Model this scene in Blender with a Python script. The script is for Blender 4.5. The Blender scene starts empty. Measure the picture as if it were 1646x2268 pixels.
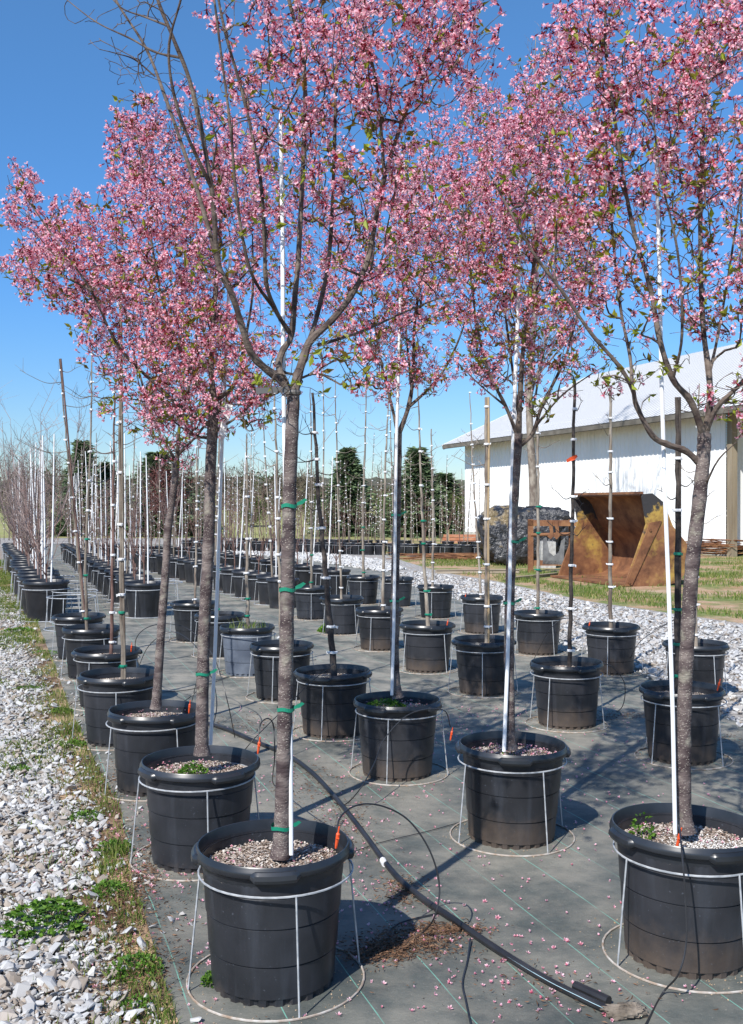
import bpy, bmesh, math, random
import numpy as np
from mathutils import Vector, Matrix
R = math.radians
rng = np.random.default_rng(7); random.seed(7)
SC = bpy.context.scene; COL = SC.collection

# ------------------------------------------------------------------ camera
F, HZ, CX, H = 2220.0, 1120.0, 823.0, 1.81      # focal length, horizon, centre (measured px), eye height (m)
cd = bpy.data.cameras.new('camera'); cam = bpy.data.objects.new('camera', cd); COL.objects.link(cam)
cd.sensor_fit = 'VERTICAL'; cd.sensor_height = 36; cd.lens = 36 * F / 2268; cd.clip_end = 3000; cd.clip_start = .05
cam.location = (0, 0, H); cam.rotation_euler = (R(90) - math.atan((1134 - HZ) / F), 0, 0)
SC.camera = cam
# ------------------------------------------------------------------ sky and sun
SUN_EL, SUN_AZ = R(44), math.atan2(-.5, -.866)
w = bpy.data.worlds.new('World'); SC.world = w; w.use_nodes = True
nt = w.node_tree; bg = nt.nodes['Background']
sky = nt.nodes.new('ShaderNodeTexSky'); sky.sky_type = 'NISHITA'; sky.sun_disc = False
sky.sun_elevation = SUN_EL; sky.sun_rotation = SUN_AZ % (2 * math.pi)
sky.air_density = 1.0; sky.dust_density = .15; sky.ozone_density = 1.6; sky.altitude = 200
hs = nt.nodes.new('ShaderNodeHueSaturation'); hs.inputs['Saturation'].default_value = 1.2; hs.inputs['Value'].default_value = 1.0
wtc = nt.nodes.new('ShaderNodeTexCoord'); wsx = nt.nodes.new('ShaderNodeSeparateXYZ'); nt.links.new(wtc.outputs['Generated'], wsx.inputs[0])
wr = nt.nodes.new('ShaderNodeValToRGB'); we = wr.color_ramp.elements; we[0].position = 0; we[0].color = (.42, .49, .60, 1); we[1].position = .55; we[1].color = (.88, .92, .95, 1)
_k = we.new(.2); _k.color = (.60, .70, .86, 1); nt.links.new(wsx.outputs['Z'], wr.inputs[0])
wm = nt.nodes.new('ShaderNodeMix'); wm.data_type = 'RGBA'; wm.blend_type = 'MULTIPLY'; wm.inputs[0].default_value = 1; nt.links.new(sky.outputs[0], wm.inputs[6]); nt.links.new(wr.outputs[0], wm.inputs[7])
nt.links.new(wm.outputs[2], hs.inputs['Color']); nt.links.new(hs.outputs[0], bg.inputs[0]); bg.inputs[1].default_value = .135
ld = bpy.data.lights.new('sun', 'SUN'); ld.energy = 4.6; ld.angle = R(.5); ld.color = (1, .96, .9)
lo = bpy.data.objects.new('sun', ld); COL.objects.link(lo)
sd = Vector((.5 * math.cos(SUN_EL), .866 * math.cos(SUN_EL), -math.sin(SUN_EL)))
lo.rotation_euler = sd.to_track_quat('-Z', 'Y').to_euler(); lo.location = (-5, -8, 12)
SC.view_settings.view_transform = 'Standard'; SC.view_settings.look = 'None'
SC.view_settings.exposure = .5; SC.view_settings.gamma = 1
SC.cycles.max_bounces = 6; SC.cycles.transparent_max_bounces = 8

# ------------------------------------------------------------------ helpers
def P(px, py, D):                       # a measured direction at a real distance -> world point
    return Vector(((px - CX) * D / F, D, H + (HZ - py) * D / F))
def G(px, py, z=0.0):                   # a measured point on level ground
    D = H * F / (py - HZ); return Vector(((px - CX) * D / F, D, z))
def rim(px, py):                        # centre of a pot whose rim centre is seen there
    D = 1.29 * F / (py - HZ); return Vector(((px - CX) * D / F, D, 0))

def mat(name, c1, c2=None, scale=8, rough=.8, detail=4, bump=0, bscale=None, spec=.3, metal=0, stretch=(1, 1, 1),
        c3=None, lo=.35, hi=.65, trans=0, attr=None, rnd=0, dist=.02):
    m = bpy.data.materials.new(name); m.use_nodes = True; t = m.node_tree; N = t.nodes; L = t.links
    b = N['Principled BSDF']; b.inputs['Roughness'].default_value = rough; b.inputs['Metallic'].default_value = metal
    b.inputs['Specular IOR Level'].default_value = spec
    tc = N.new('ShaderNodeTexCoord'); mp = N.new('ShaderNodeMapping'); mp.inputs['Scale'].default_value = stretch
    L.new(tc.outputs['Object'], mp.inputs[0])
    oi = N.new('ShaderNodeObjectInfo')
    ad = N.new('ShaderNodeVectorMath'); ad.operation = 'ADD'; L.new(mp.outputs[0], ad.inputs[0])
    sc_ = N.new('ShaderNodeVectorMath'); sc_.operation = 'SCALE'; sc_.inputs[0].default_value = (13, 7, 5)
    L.new(oi.outputs['Random'], sc_.inputs['Scale']); L.new(sc_.outputs[0], ad.inputs[1])
    col = None
    if c2 is not None:
        if attr:
            a = N.new('ShaderNodeAttribute'); a.attribute_name = attr; fac = a.outputs['Fac']
        else:
            n = N.new('ShaderNodeTexNoise'); n.inputs['Scale'].default_value = scale; n.inputs['Detail'].default_value = detail
            L.new(ad.outputs[0], n.inputs['Vector']); fac = n.outputs['Fac']
        r = N.new('ShaderNodeValToRGB'); e = r.color_ramp.elements
        e[0].color = (*c1, 1); e[1].color = (*c2, 1)
        if attr: e[0].position = 0; e[1].position = 1
        else: e[0].position = lo; e[1].position = hi
        if c3 is not None:
            k = e.new((e[0].position + e[1].position) / 2); k.color = (*c3, 1)
        L.new(fac, r.inputs[0]); col = r.outputs[0]
        if rnd:
            h = N.new('ShaderNodeHueSaturation'); mr = N.new('ShaderNodeMapRange')
            mr.inputs['To Min'].default_value = 1 - rnd; mr.inputs['To Max'].default_value = 1 + rnd
            L.new(oi.outputs['Random'], mr.inputs[0]); L.new(mr.outputs[0], h.inputs['Value']); L.new(col, h.inputs['Color']); col = h.outputs[0]
        L.new(col, b.inputs['Base Color'])
    else: b.inputs['Base Color'].default_value = (*c1, 1)
    if bump:
        n2 = N.new('ShaderNodeTexNoise'); n2.inputs['Scale'].default_value = bscale or scale * 4; n2.inputs['Detail'].default_value = 5
        L.new(ad.outputs[0], n2.inputs['Vector']); bp = N.new('ShaderNodeBump'); bp.inputs['Strength'].default_value = bump
        bp.inputs['Distance'].default_value = dist; L.new(n2.outputs['Fac'], bp.inputs['Height']); L.new(bp.outputs[0], b.inputs['Normal'])
    if trans:
        tr = N.new('ShaderNodeBsdfTranslucent'); mx = N.new('ShaderNodeMixShader'); mx.inputs[0].default_value = trans
        if col is not None: L.new(col, tr.inputs[0])
        else: tr.inputs[0].default_value = (*c1, 1)
        L.new(b.outputs[0], mx.inputs[1]); L.new(tr.outputs[0], mx.inputs[2]); L.new(mx.outputs[0], N['Material Output'].inputs[0])
    m['_c'] = 1
    return m

class MB:
    def __init__(s): s.V = []; s.F = []; s.M = []; s.A = []; s.n = 0
    def add(s, v, f, mi=0, a=None):
        v = np.asarray(v, float).reshape(-1, 3); o = s.n
        s.V.append(v); s.F.append((np.asarray(f) + o) if not isinstance(f, list) else [[i + o for i in q] for q in f])
        s.M.append((len(f), mi)); s.n += len(v)
        s.A.append(np.full(len(v), .5) if a is None else np.asarray(a, float)); return s
    def quads(s, V, mi=0, a=None):      # V: (n,k,3)
        n, k = V.shape[:2]; return s.add(V.reshape(-1, 3), np.arange(n * k).reshape(n, k), mi, a)
    def box(s, c, d, rz=0, mi=0, taper=1, rx=0, ry=0):
        x, y, z = [q / 2 for q in d]
        v = [Vector((sx * x * (taper if sz > 0 else 1), sy * y * (taper if sz > 0 else 1), sz * z)) for sz in (-1, 1) for sx, sy in ((-1, -1), (1, -1), (1, 1), (-1, 1))]
        M_ = Matrix.Rotation(rz, 3, 'Z') @ Matrix.Rotation(ry, 3, 'Y') @ Matrix.Rotation(rx, 3, 'X')
        v = [M_ @ q + Vector(c) for q in v]
        return s.add(v, [[0, 3, 2, 1], [4, 5, 6, 7], [0, 1, 5, 4], [1, 2, 6, 5], [2, 3, 7, 6], [3, 0, 4, 7]], mi)
    def lathe(s, prof, n=32, mi=0, mod=None, c=(0, 0, 0), a0=0, a1=2 * math.pi, cap=False):
        full = abs(a1 - a0 - 2 * math.pi) < 1e-6; m = n if full else n + 1; v = []
        for j, (r, z) in enumerate(prof):
            for i in range(m):
                a = a0 + (a1 - a0) * i / n; rr = r + (mod(j, i, a) if mod else 0)
                v.append((c[0] + rr * math.cos(a), c[1] + rr * math.sin(a), c[2] + z))
        f = [[j * m + i, j * m + (i + 1) % m, (j + 1) * m + (i + 1) % m, (j + 1) * m + i] for j in range(len(prof) - 1) for i in range(n)]
        if cap: f += [list(range((len(prof) - 1) * m, len(prof) * m))]
        return s.add(v, f, mi)
    def tube(s, pts, rad, n=6, mi=0, closed=False, cap=True):
        p = np.array([tuple(q) for q in pts], float); k = len(p)
        rad = np.broadcast_to(np.asarray(rad, float), (k,))
        if closed: t = np.roll(p, -1, 0) - np.roll(p, 1, 0)
        else: t = np.gradient(p, axis=0)
        t /= np.linalg.norm(t, axis=1)[:, None] + 1e-12
        ref = np.array([0, 0, 1.]) if abs(t[0][2]) < .9 else np.array([1., 0, 0]); us = []
        u = ref - t[0] * (ref @ t[0]); u /= np.linalg.norm(u)
        for i in range(k):
            u = u - t[i] * (u @ t[i]); u /= np.linalg.norm(u) + 1e-12; us.append(u.copy())
        us = np.array(us); vs = np.cross(t, us); a = np.arange(n) * 2 * math.pi / n
        V = p[:, None] + rad[:, None, None] * (us[:, None] * np.cos(a)[None, :, None] + vs[:, None] * np.sin(a)[None, :, None])
        f = [[j * n + i, j * n + (i + 1) % n, ((j + 1) % k) * n + (i + 1) % n, ((j + 1) % k) * n + i] for j in range(k if closed else k - 1) for i in range(n)]
        if cap and not closed: f += [list(range(n))[::-1], list(range((k - 1) * n, k * n))]
        return s.add(V.reshape(-1, 3), f, mi)
    def prism(s, poly, off, mi=0):      # extrude a 3-D polygon along off
        n = len(poly); v = [Vector(p) for p in poly] + [Vector(p) + Vector(off) for p in poly]
        return s.add(v, [list(range(n))[::-1], list(range(n, 2 * n))] + [[i, (i + 1) % n, n + (i + 1) % n, n + i] for i in range(n)], mi)
    def build(s, name, mats, parent=None, smooth=False, loc=None):
        V = np.concatenate(s.V); me = bpy.data.meshes.new(name)
        tot = []; idx = []; mi = []
        for f, (n, m_) in zip(s.F, s.M):
            if isinstance(f, list):
                for q in f: tot.append(len(q)); idx.extend(q)
            else: tot.extend([f.shape[1]] * n); idx.extend(f.ravel().tolist())
            mi.extend([m_] * n)
        me.vertices.add(len(V)); me.vertices.foreach_set('co', V.ravel())
        me.loops.add(len(idx)); me.loops.foreach_set('vertex_index', idx)
        me.polygons.add(len(tot)); st = np.concatenate([[0], np.cumsum(tot)[:-1]])
        me.polygons.foreach_set('loop_start', st.astype(int)); me.polygons.foreach_set('loop_total', tot)
        me.polygons.foreach_set('material_index', mi)
        me.polygons.foreach_set('use_smooth', [bool(smooth)] * len(tot))
        at = me.attributes.new('tint', 'FLOAT', 'POINT'); at.data.foreach_set('value', np.concatenate(s.A))
        for m_ in (mats if isinstance(mats, (list, tuple)) else [mats]): me.materials.append(m_)
        me.update(calc_edges=True)
        if smooth and len(V) < 60000: me.set_sharp_from_angle(angle=R(34))
        o = bpy.data.objects.new(name, me); COL.objects.link(o)
        if loc is not None: o.location = loc
        if parent: o.parent = parent
        return o

def tag(o, label=None, cat=None, group=None, kind=None):
    if label: o['label'] = label
    if cat: o['category'] = cat
    if group: o['group'] = group
    if kind: o['kind'] = kind
    return o
def thing(name, label, cat, loc=(0, 0, 0), rz=0, group=None):
    o = bpy.data.objects.new(name, None); COL.objects.link(o); o.location = loc; o.rotation_euler = (0, 0, rz)
    o.empty_display_size = .1
    return tag(o, label, cat, group)
def dup(o, loc=None, rz=None, label=None, sc=None):
    c = o.copy(); COL.objects.link(c)
    if loc is not None: c.location = loc
    if rz is not None: c.rotation_euler = (0, 0, rz)
    if sc is not None: c.scale = (sc, sc, sc) if not isinstance(sc, (tuple, list)) else sc
    if label: c['label'] = label
    for ch in o.children:
        d = ch.copy(); COL.objects.link(d); d.parent = c
        for g in ch.children:
            e = g.copy(); COL.objects.link(e); e.parent = d
    return c
ORD = ['', 'first', 'second', 'third', 'fourth', 'fifth', 'sixth', 'seventh', 'eighth', 'ninth', 'tenth', 'eleventh', 'twelfth', 'thirteenth',
       'fourteenth', 'fifteenth', 'sixteenth', 'seventeenth', 'eighteenth', 'nineteenth', 'twentieth', 'twenty-first', 'twenty-second', 'twenty-third',
       'twenty-fourth', 'twenty-fifth', 'twenty-sixth', 'twenty-seventh', 'twenty-eighth', 'twenty-ninth', 'thirtieth', 'thirty-first', 'thirty-second',
       'thirty-third', 'thirty-fourth', 'thirty-fifth', 'thirty-sixth', 'thirty-seventh', 'thirty-eighth', 'thirty-ninth', 'fortieth']
def spline(pts, n=8):                   # Catmull-Rom
    p = [Vector(q) for q in pts]; p = [p[0] * 2 - p[1]] + p + [p[-1] * 2 - p[-2]]; out = []
    for i in range(1, len(p) - 2):
        for k in range(n):
            t = k / n; a, b, c, d = p[i - 1], p[i], p[i + 1], p[i + 2]
            out.append(.5 * ((2 * b) + (c - a) * t + (2 * a - 5 * b + 4 * c - d) * t * t + (3 * b - a - 3 * c + d) * t ** 3))
    out.append(p[-2]); return out
from mathutils import noise as mnoise
def vn(x, y, f, sd=0.): return np.array([mnoise.noise((a * f, b_ * f, sd)) + .5 * mnoise.noise((a * f * 2.3, b_ * f * 2.3, sd + 9)) for a, b_ in zip(x.tolist(), y.tolist())])
def inpoly(x, y, poly):
    r = np.zeros(len(x), bool); n = len(poly)
    for i in range(n):
        x1, y1 = poly[i][:2]; x2, y2 = poly[(i + 1) % n][:2]
        if y1 == y2: continue
        c = ((y1 > y) != (y2 > y)) & (x < (x2 - x1) * (y - y1) / (y2 - y1) + x1); r ^= c
    return r
def rotmats(n, tilt=None):              # random rotation matrices (n,3,3)
    q = rng.normal(size=(n, 4)); q /= np.linalg.norm(q, axis=1)[:, None]; a, b, c, d = q.T
    return np.stack([1 - 2 * (c * c + d * d), 2 * (b * c - a * d), 2 * (b * d + a * c), 2 * (b * c + a * d), 1 - 2 * (b * b + d * d), 2 * (c * d - a * b),
                     2 * (b * d - a * c), 2 * (c * d + a * b), 1 - 2 * (b * b + c * c)], 1).reshape(n, 3, 3)
def frames(dirs):                       # (n,3) -> rotation whose z column is dir
    z = dirs / (np.linalg.norm(dirs, axis=1)[:, None] + 1e-9); r = rng.normal(size=z.shape)
    x = r - z * (r * z).sum(1)[:, None]; x /= np.linalg.norm(x, axis=1)[:, None] + 1e-9
    return np.stack([x, np.cross(z, x), z], 2)

def leaf_mesh(pos, dirs, ln, b, wr=.24, tint=None):
    n = len(pos); Rm = frames(dirs); w_ = ln * wr; z = 0 * ln; tn = rng.random(n) if tint is None else tint
    bend = ln * .18
    V = np.stack([np.stack([z, z, z], 1), np.stack([w_, bend, ln * .45], 1), np.stack([z, bend * .2, ln], 1), np.stack([-w_, bend, ln * .45], 1)], 1)
    V = np.einsum('nij,nkj->nki', Rm, V) + pos[:, None]; b.add(V.reshape(-1, 3), np.concatenate([np.arange(n * 4).reshape(n, 4)[:, [0, 1, 2]], np.arange(n * 4).reshape(n, 4)[:, [0, 2, 3]]]), 0, np.repeat(tn, 4))
# ------------------------------------------------------------------ materials
m_soil = mat('soil_mix', (.10, .065, .045), (.34, .27, .21), scale=60, rough=.95, detail=8, bump=.8, bscale=90, lo=.35, hi=.7)
m_chip = mat('mulch_chips', (.10, .05, .032), (.62, .58, .53), attr='tint', c3=(.36, .29, .235), rough=.9)
m_brown = mat('brown_mulch', (.06, .028, .016), (.22, .10, .055), scale=40, rough=.95, bump=.8, bscale=60)
m_wire = mat('galvanised_wire', (.36, .38, .40), (.58, .59, .60), scale=30, rough=.45, metal=.35, spec=.5)
m_wire2 = mat('rusty_wire', (.30, .22, .16), (.50, .47, .43), scale=25, rough=.7, metal=.1)
m_bark = mat('cherry_bark', (.050, .034, .035), (.19, .155, .14), scale=9, rough=.75, detail=6, bump=.35, bscale=50, stretch=(1, 1, 2.2), c3=(.105, .080, .076))
def lenticels(m):
    t = m.node_tree; N = t.nodes; L = t.links; b = N['Principled BSDF']
    tc = N.new('ShaderNodeTexCoord'); mp = N.new('ShaderNodeMapping'); mp.inputs['Scale'].default_value = (1, 1, 3.2); L.new(tc.outputs['Object'], mp.inputs[0])
    v = N.new('ShaderNodeTexVoronoi'); v.inputs['Scale'].default_value = 75; L.new(mp.outputs[0], v.inputs['Vector'])
    s = N.new('ShaderNodeMath'); s.operation = 'LESS_THAN'; s.inputs[1].default_value = .23; L.new(v.outputs['Distance'], s.inputs[0])
    n = N.new('ShaderNodeTexNoise'); n.inputs['Scale'].default_value = 9; L.new(tc.outputs['Object'], n.inputs['Vector'])
    g = N.new('ShaderNodeMath'); g.operation = 'GREATER_THAN'; g.inputs[1].default_value = .42; L.new(n.outputs['Fac'], g.inputs[0])
    k = N.new('ShaderNodeMath'); k.operation = 'MULTIPLY'; L.new(s.outputs[0], k.inputs[0]); L.new(g.outputs[0], k.inputs[1])
    mx = N.new('ShaderNodeMix'); mx.data_type = 'RGBA'; src = b.inputs['Base Color'].links[0].from_socket
    L.new(k.outputs[0], mx.inputs[0]); L.new(src, mx.inputs[6]); mx.inputs[7].default_value = (.38, .34, .29, 1)
    # lichen patches
    n2 = N.new('ShaderNodeTexNoise'); n2.inputs['Scale'].default_value = 14; n2.inputs['Detail'].default_value = 6; L.new(tc.outputs['Object'], n2.inputs['Vector'])
    r = N.new('ShaderNodeMapRange'); r.inputs[1].default_value = .56; r.inputs[2].default_value = .68; L.new(n2.outputs['Fac'], r.inputs[0])
    r.inputs['To Max'].default_value = .7
    m2 = N.new('ShaderNodeMix'); m2.data_type = 'RGBA'; L.new(r.outputs[0], m2.inputs[0]); L.new(mx.outputs[2], m2.inputs[6]); m2.inputs[7].default_value = (.27, .25, .20, 1)
    L.new(m2.outputs[2], b.inputs['Base Color'])
lenticels(m_bark)
m_branch = mat('cherry_branch_bark', (.045, .030, .027), (.17, .135, .11), scale=10, rough=.8, bump=.3, bscale=40, stretch=(1, 1, 2))
m_grey = mat('grey_bark', (.13, .10, .08), (.30, .26, .21), scale=9, rough=.85, bump=.4, bscale=40, stretch=(1, 1, .5), rnd=.3)
m_dark = mat('dark_bark', (.035, .028, .026), (.09, .075, .065), scale=9, rough=.8, bump=.4, bscale=40, rnd=.2)
m_redst = mat('red_bark', (.10, .055, .045), (.21, .13, .11), scale=9, rough=.8, rnd=.2)
m_twig = mat('bare_twigs', (.14, .105, .10), (.26, .20, .18), scale=3, rough=.85, rnd=.25)
m_wood = mat('stake_wood', (.32, .23, .13), (.48, .37, .23), scale=6, rough=.8, stretch=(1, 1, .1))
m_white = mat('white_paint', (.74, .74, .73), (.82, .82, .81), scale=6, rough=.5)
m_steel = mat('white_stake_metal', (.70, .71, .73), (.80, .81, .82), scale=5, rough=.35, spec=.5)
m_tie = mat('white_tie_tape', (.80, .80, .80), rough=.55, trans=.15)
m_green = mat('green_tie_tape', (.008, .20, .12), rough=.4, spec=.5)
m_orange = mat('orange_emitter_plastic', (.75, .10, .03), rough=.45)
m_tubing = mat('black_tubing', (.012, .012, .014), (.03, .03, .033), scale=6, rough=.4, spec=.5)
m_leaf = mat('young_leaves', (.20, .085, .02), (.34, .42, .04), attr='tint', c3=(.25, .27, .03), rough=.5, trans=.4)
m_petal = mat('cherry_petals', (.60, .03, .10), (.98, .74, .80), attr='tint', c3=(.95, .43, .53), rough=.6, trans=.45)
m_calyx = mat('red_calyx', (.24, .012, .03), rough=.5)
m_weed = mat('weed_leaves', (.035, .10, .012), (.14, .27, .03), attr='tint', rough=.55, trans=.3)
m_grass = mat('grass_blades', (.08, .14, .02), (.35, .33, .12), attr='tint', c3=(.13, .20, .035), rough=.6, trans=.3)
m_stone = mat('limestone', (.17, .165, .16), (.62, .615, .60), attr='tint', c3=(.40, .40, .40), rough=.85)
_e = [n for n in m_stone.node_tree.nodes if n.type == 'VALTORGB'][0].color_ramp.elements
_e[0].color = (.13, .105, .085, 1); _e[1].color = (.385, .385, .385, 1); _e[1].position = .62; _e[2].color = (.56, .55, .53, 1); _w = _e.new(.34); _w.color = (.34, .29, .24, 1)
def pot_mat(name, c1, c2, dust):
    m = mat(name, c1, c2, scale=5, rough=.42, spec=.45, detail=6, rnd=.25, bump=.06, bscale=25)
    t = m.node_tree; N = t.nodes; L = t.links; b = N['Principled BSDF']
    tc = N.new('ShaderNodeTexCoord'); sx = N.new('ShaderNodeSeparateXYZ'); L.new(tc.outputs['Object'], sx.inputs[0])
    n = N.new('ShaderNodeTexNoise'); n.inputs['Scale'].default_value = 7; n.inputs['Detail'].default_value = 7; L.new(tc.outputs['Object'], n.inputs['Vector'])
    n.inputs['Roughness'].default_value = .7
    a = N.new('ShaderNodeMath'); a.operation = 'MULTIPLY_ADD'; a.inputs[1].default_value = .35; L.new(n.outputs['Fac'], a.inputs[0])
    s = N.new('ShaderNodeMath'); s.operation = 'SUBTRACT'; L.new(sx.outputs['Z'], s.inputs[1]); s.inputs[0].default_value = dust
    L.new(s.outputs[0], a.inputs[2])
    r = N.new('ShaderNodeMapRange'); r.inputs[1].default_value = .12; r.inputs[2].default_value = .30; r.inputs['To Max'].default_value = .5; L.new(a.outputs[0], r.inputs[0])
    mx = N.new('ShaderNodeMix'); mx.data_type = 'RGBA'; src = b.inputs['Base Color'].links[0].from_socket
    mp2 = N.new('ShaderNodeMapping'); mp2.inputs['Scale'].default_value = (16, 16, 1.2); L.new(tc.outputs['Object'], mp2.inputs[0]); ns = N.new('ShaderNodeTexNoise'); ns.inputs['Scale'].default_value = 1; ns.inputs['Detail'].default_value = 6; L.new(mp2.outputs[0], ns.inputs['Vector'])
    rs = N.new('ShaderNodeMapRange'); rs.inputs[1].default_value = .52; rs.inputs[2].default_value = .75; rs.inputs['To Max'].default_value = .55; L.new(ns.outputs['Fac'], rs.inputs[0])
    nq = N.new('ShaderNodeTexNoise'); nq.inputs['Scale'].default_value = 90; L.new(tc.outputs['Object'], nq.inputs['Vector']); rq = N.new('ShaderNodeMapRange'); rq.inputs[1].default_value = .70; rq.inputs[2].default_value = .74; L.new(nq.outputs['Fac'], rq.inputs[0])
    ma = N.new('ShaderNodeMath'); ma.operation = 'MAXIMUM'; L.new(rs.outputs[0], ma.inputs[0]); L.new(rq.outputs[0], ma.inputs[1])
    mz = N.new('ShaderNodeMix'); mz.data_type = 'RGBA'; L.new(ma.outputs[0], mz.inputs[0]); L.new(src, mz.inputs[6]); mz.inputs[7].default_value = (.055, .062, .076, 1); src = mz.outputs[2]
    L.new(r.outputs[0], mx.inputs[0]); L.new(src, mx.inputs[6]); mx.inputs[7].default_value = (.13, .09, .06, 1); L.new(mx.outputs[2], b.inputs['Base Color'])
    rr = N.new('ShaderNodeMapRange'); rr.inputs['To Min'].default_value = .4; rr.inputs['To Max'].default_value = .9; L.new(r.outputs[0], rr.inputs[0]); L.new(rr.outputs[0], b.inputs['Roughness'])
    return m
m_pot = pot_mat('black_pot_plastic', (.013, .0145, .018), (.026, .028, .034), .0)
m_potd = pot_mat('dusty_pot_plastic', (.014, .015, .018), (.028, .029, .034), .14)
m_potb = pot_mat('weathered_pot_plastic', (.10, .12, .16), (.19, .22, .27), -.05)
m_rimm = mat('black_rim_plastic', (.012, .014, .017), (.025, .028, .034), scale=6, rough=.33, spec=.55, rnd=.15)

# ground materials
def ground_mats():
    def base(name):
        m = bpy.data.materials.new(name); m.use_nodes = True; t = m.node_tree; N = t.nodes; L = t.links; b = N['Principled BSDF']
        b.inputs['Roughness'].default_value = .9; b.inputs['Specular IOR Level'].default_value = .2
        tc = N.new('ShaderNodeTexCoord')
        def noise(s, d=5, r=.55, v=None):
            n = N.new('ShaderNodeTexNoise'); n.inputs['Scale'].default_value = s; n.inputs['Detail'].default_value = d; n.inputs['Roughness'].default_value = r
            L.new(v or tc.outputs['Object'], n.inputs['Vector']); return n.outputs['Fac']
        def ramp(f, els):
            r = N.new('ShaderNodeValToRGB'); e = r.color_ramp.elements; e[0].position, e[1].position = els[0][0], els[-1][0]
            e[0].color = (*els[0][1], 1); e[1].color = (*els[-1][1], 1)
            for p_, c_ in els[1:-1]: e.new(p_).color = (*c_, 1)
            L.new(f, r.inputs[0]); return r.outputs[0]
        def mix(f, a, c, typ='MIX'):
            x = N.new('ShaderNodeMix'); x.data_type = 'RGBA'; x.blend_type = typ
            for s_, v_ in ((0, f), (6, a), (7, c)):
                if isinstance(v_, (int, float)): x.inputs[s_].default_value = v_
                elif isinstance(v_, tuple): x.inputs[s_].default_value = (*v_, 1)
                else: L.new(v_, x.inputs[s_])
            return x.outputs[2]
        def mr(f, a, c, d=0, e=1):
            r = N.new('ShaderNodeMapRange'); r.inputs[1].default_value = a; r.inputs[2].default_value = c; r.inputs[3].default_value = d; r.inputs[4].default_value = e
            L.new(f, r.inputs[0]); return r.outputs[0]
        def bump(h, s, d):
            x = N.new('ShaderNodeBump'); x.inputs['Strength'].default_value = s; x.inputs['Distance'].default_value = d; L.new(h, x.inputs['Height']); L.new(x.outputs[0], b.inputs['Normal'])
        return m, t, N, L, b, tc, noise, ramp, mix, mr, bump
    # field and clay
    m1, t, N, L, b, tc, noise, ramp, mix, mr, bump = base('clay_and_grass')
    clay = ramp(noise(1.3, 8, .7), [(.3, (.36, .20, .11)), (.5, (.46, .30, .19)), (.7, (.52, .40, .29))])
    grs = ramp(noise(6, 6, .7), [(.3, (.10, .15, .035)), (.7, (.25, .27, .10))])
    nearc = mix(mr(noise(.55, 7, .75), .44, .56), clay, grs)
    fld = ramp(noise(.3, 8, .7), [(.3, (.20, .24, .07)), (.5, (.30, .30, .12)), (.75, (.34, .28, .16))])
    sx = N.new('ShaderNodeSeparateXYZ'); L.new(tc.outputs['Object'], sx.inputs[0])
    c = mix(mr(sx.outputs['Y'], 52, 56), nearc, fld); L.new(c, b.inputs['Base Color']); bump(noise(9, 8, .8), .7, .06)
    # fabric
    m2, t, N, L, b, tc, noise, ramp, mix, mr, bump = base('landscape_fabric')
    b.inputs['Roughness'].default_value = .62; b.inputs['Specular IOR Level'].default_value = .35
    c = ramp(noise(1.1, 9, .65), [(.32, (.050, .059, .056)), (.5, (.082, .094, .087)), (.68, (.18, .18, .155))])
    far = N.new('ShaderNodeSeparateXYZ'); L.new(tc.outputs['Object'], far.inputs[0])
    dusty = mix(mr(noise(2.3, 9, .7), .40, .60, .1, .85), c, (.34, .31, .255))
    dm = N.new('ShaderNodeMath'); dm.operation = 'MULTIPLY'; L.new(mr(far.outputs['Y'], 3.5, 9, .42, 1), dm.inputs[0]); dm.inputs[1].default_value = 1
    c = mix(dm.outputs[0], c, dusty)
    spk = mr(noise(70, 3, .6), .66, .72, 0, .5); c = mix(spk, c, (.36, .33, .29))
    mp = N.new('ShaderNodeMapping'); mp.inputs['Rotation'].default_value = (0, 0, math.atan(-.36)); L.new(tc.outputs['Object'], mp.inputs[0])
    wv = N.new('ShaderNodeTexNoise'); wv.inputs['Scale'].default_value = .8; L.new(tc.outputs['Object'], wv.inputs['Vector'])
    sp = N.new('ShaderNodeSeparateXYZ'); L.new(mp.outputs[0], sp.inputs[0])
    ad = N.new('ShaderNodeMath'); ad.operation = 'MULTIPLY_ADD'; L.new(wv.outputs['Fac'], ad.inputs[0]); ad.inputs[1].default_value = .05; L.new(sp.outputs['X'], ad.inputs[2])
    md = N.new('ShaderNodeMath'); md.operation = 'PINGPONG'; md.inputs[1].default_value = .155; L.new(ad.outputs[0], md.inputs[0])
    ln = N.new('ShaderNodeMath'); ln.operation = 'LESS_THAN'; ln.inputs[1].default_value = .0022; L.new(md.outputs[0], ln.inputs[0])
    br = mr(noise(3, 4, .6), .35, .55, .15, .9); k = N.new('ShaderNodeMath'); k.operation = 'MULTIPLY'; L.new(ln.outputs[0], k.inputs[0]); L.new(br, k.inputs[1])
    c = mix(k.outputs[0], c, (.18, .42, .33)); L.new(c, b.inputs['Base Color'])
    wx = N.new('ShaderNodeTexWave'); wx.inputs['Scale'].default_value = 90; L.new(mp.outputs[0], wx.inputs[0])
    n1 = noise(2.2, 6, .6); am = N.new('ShaderNodeMath'); am.operation = 'MULTIPLY_ADD'; L.new(wx.outputs['Fac'], am.inputs[0]); am.inputs[1].default_value = .02; L.new(n1, am.inputs[2]); bump(am.outputs[0], .45, .12)
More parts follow.
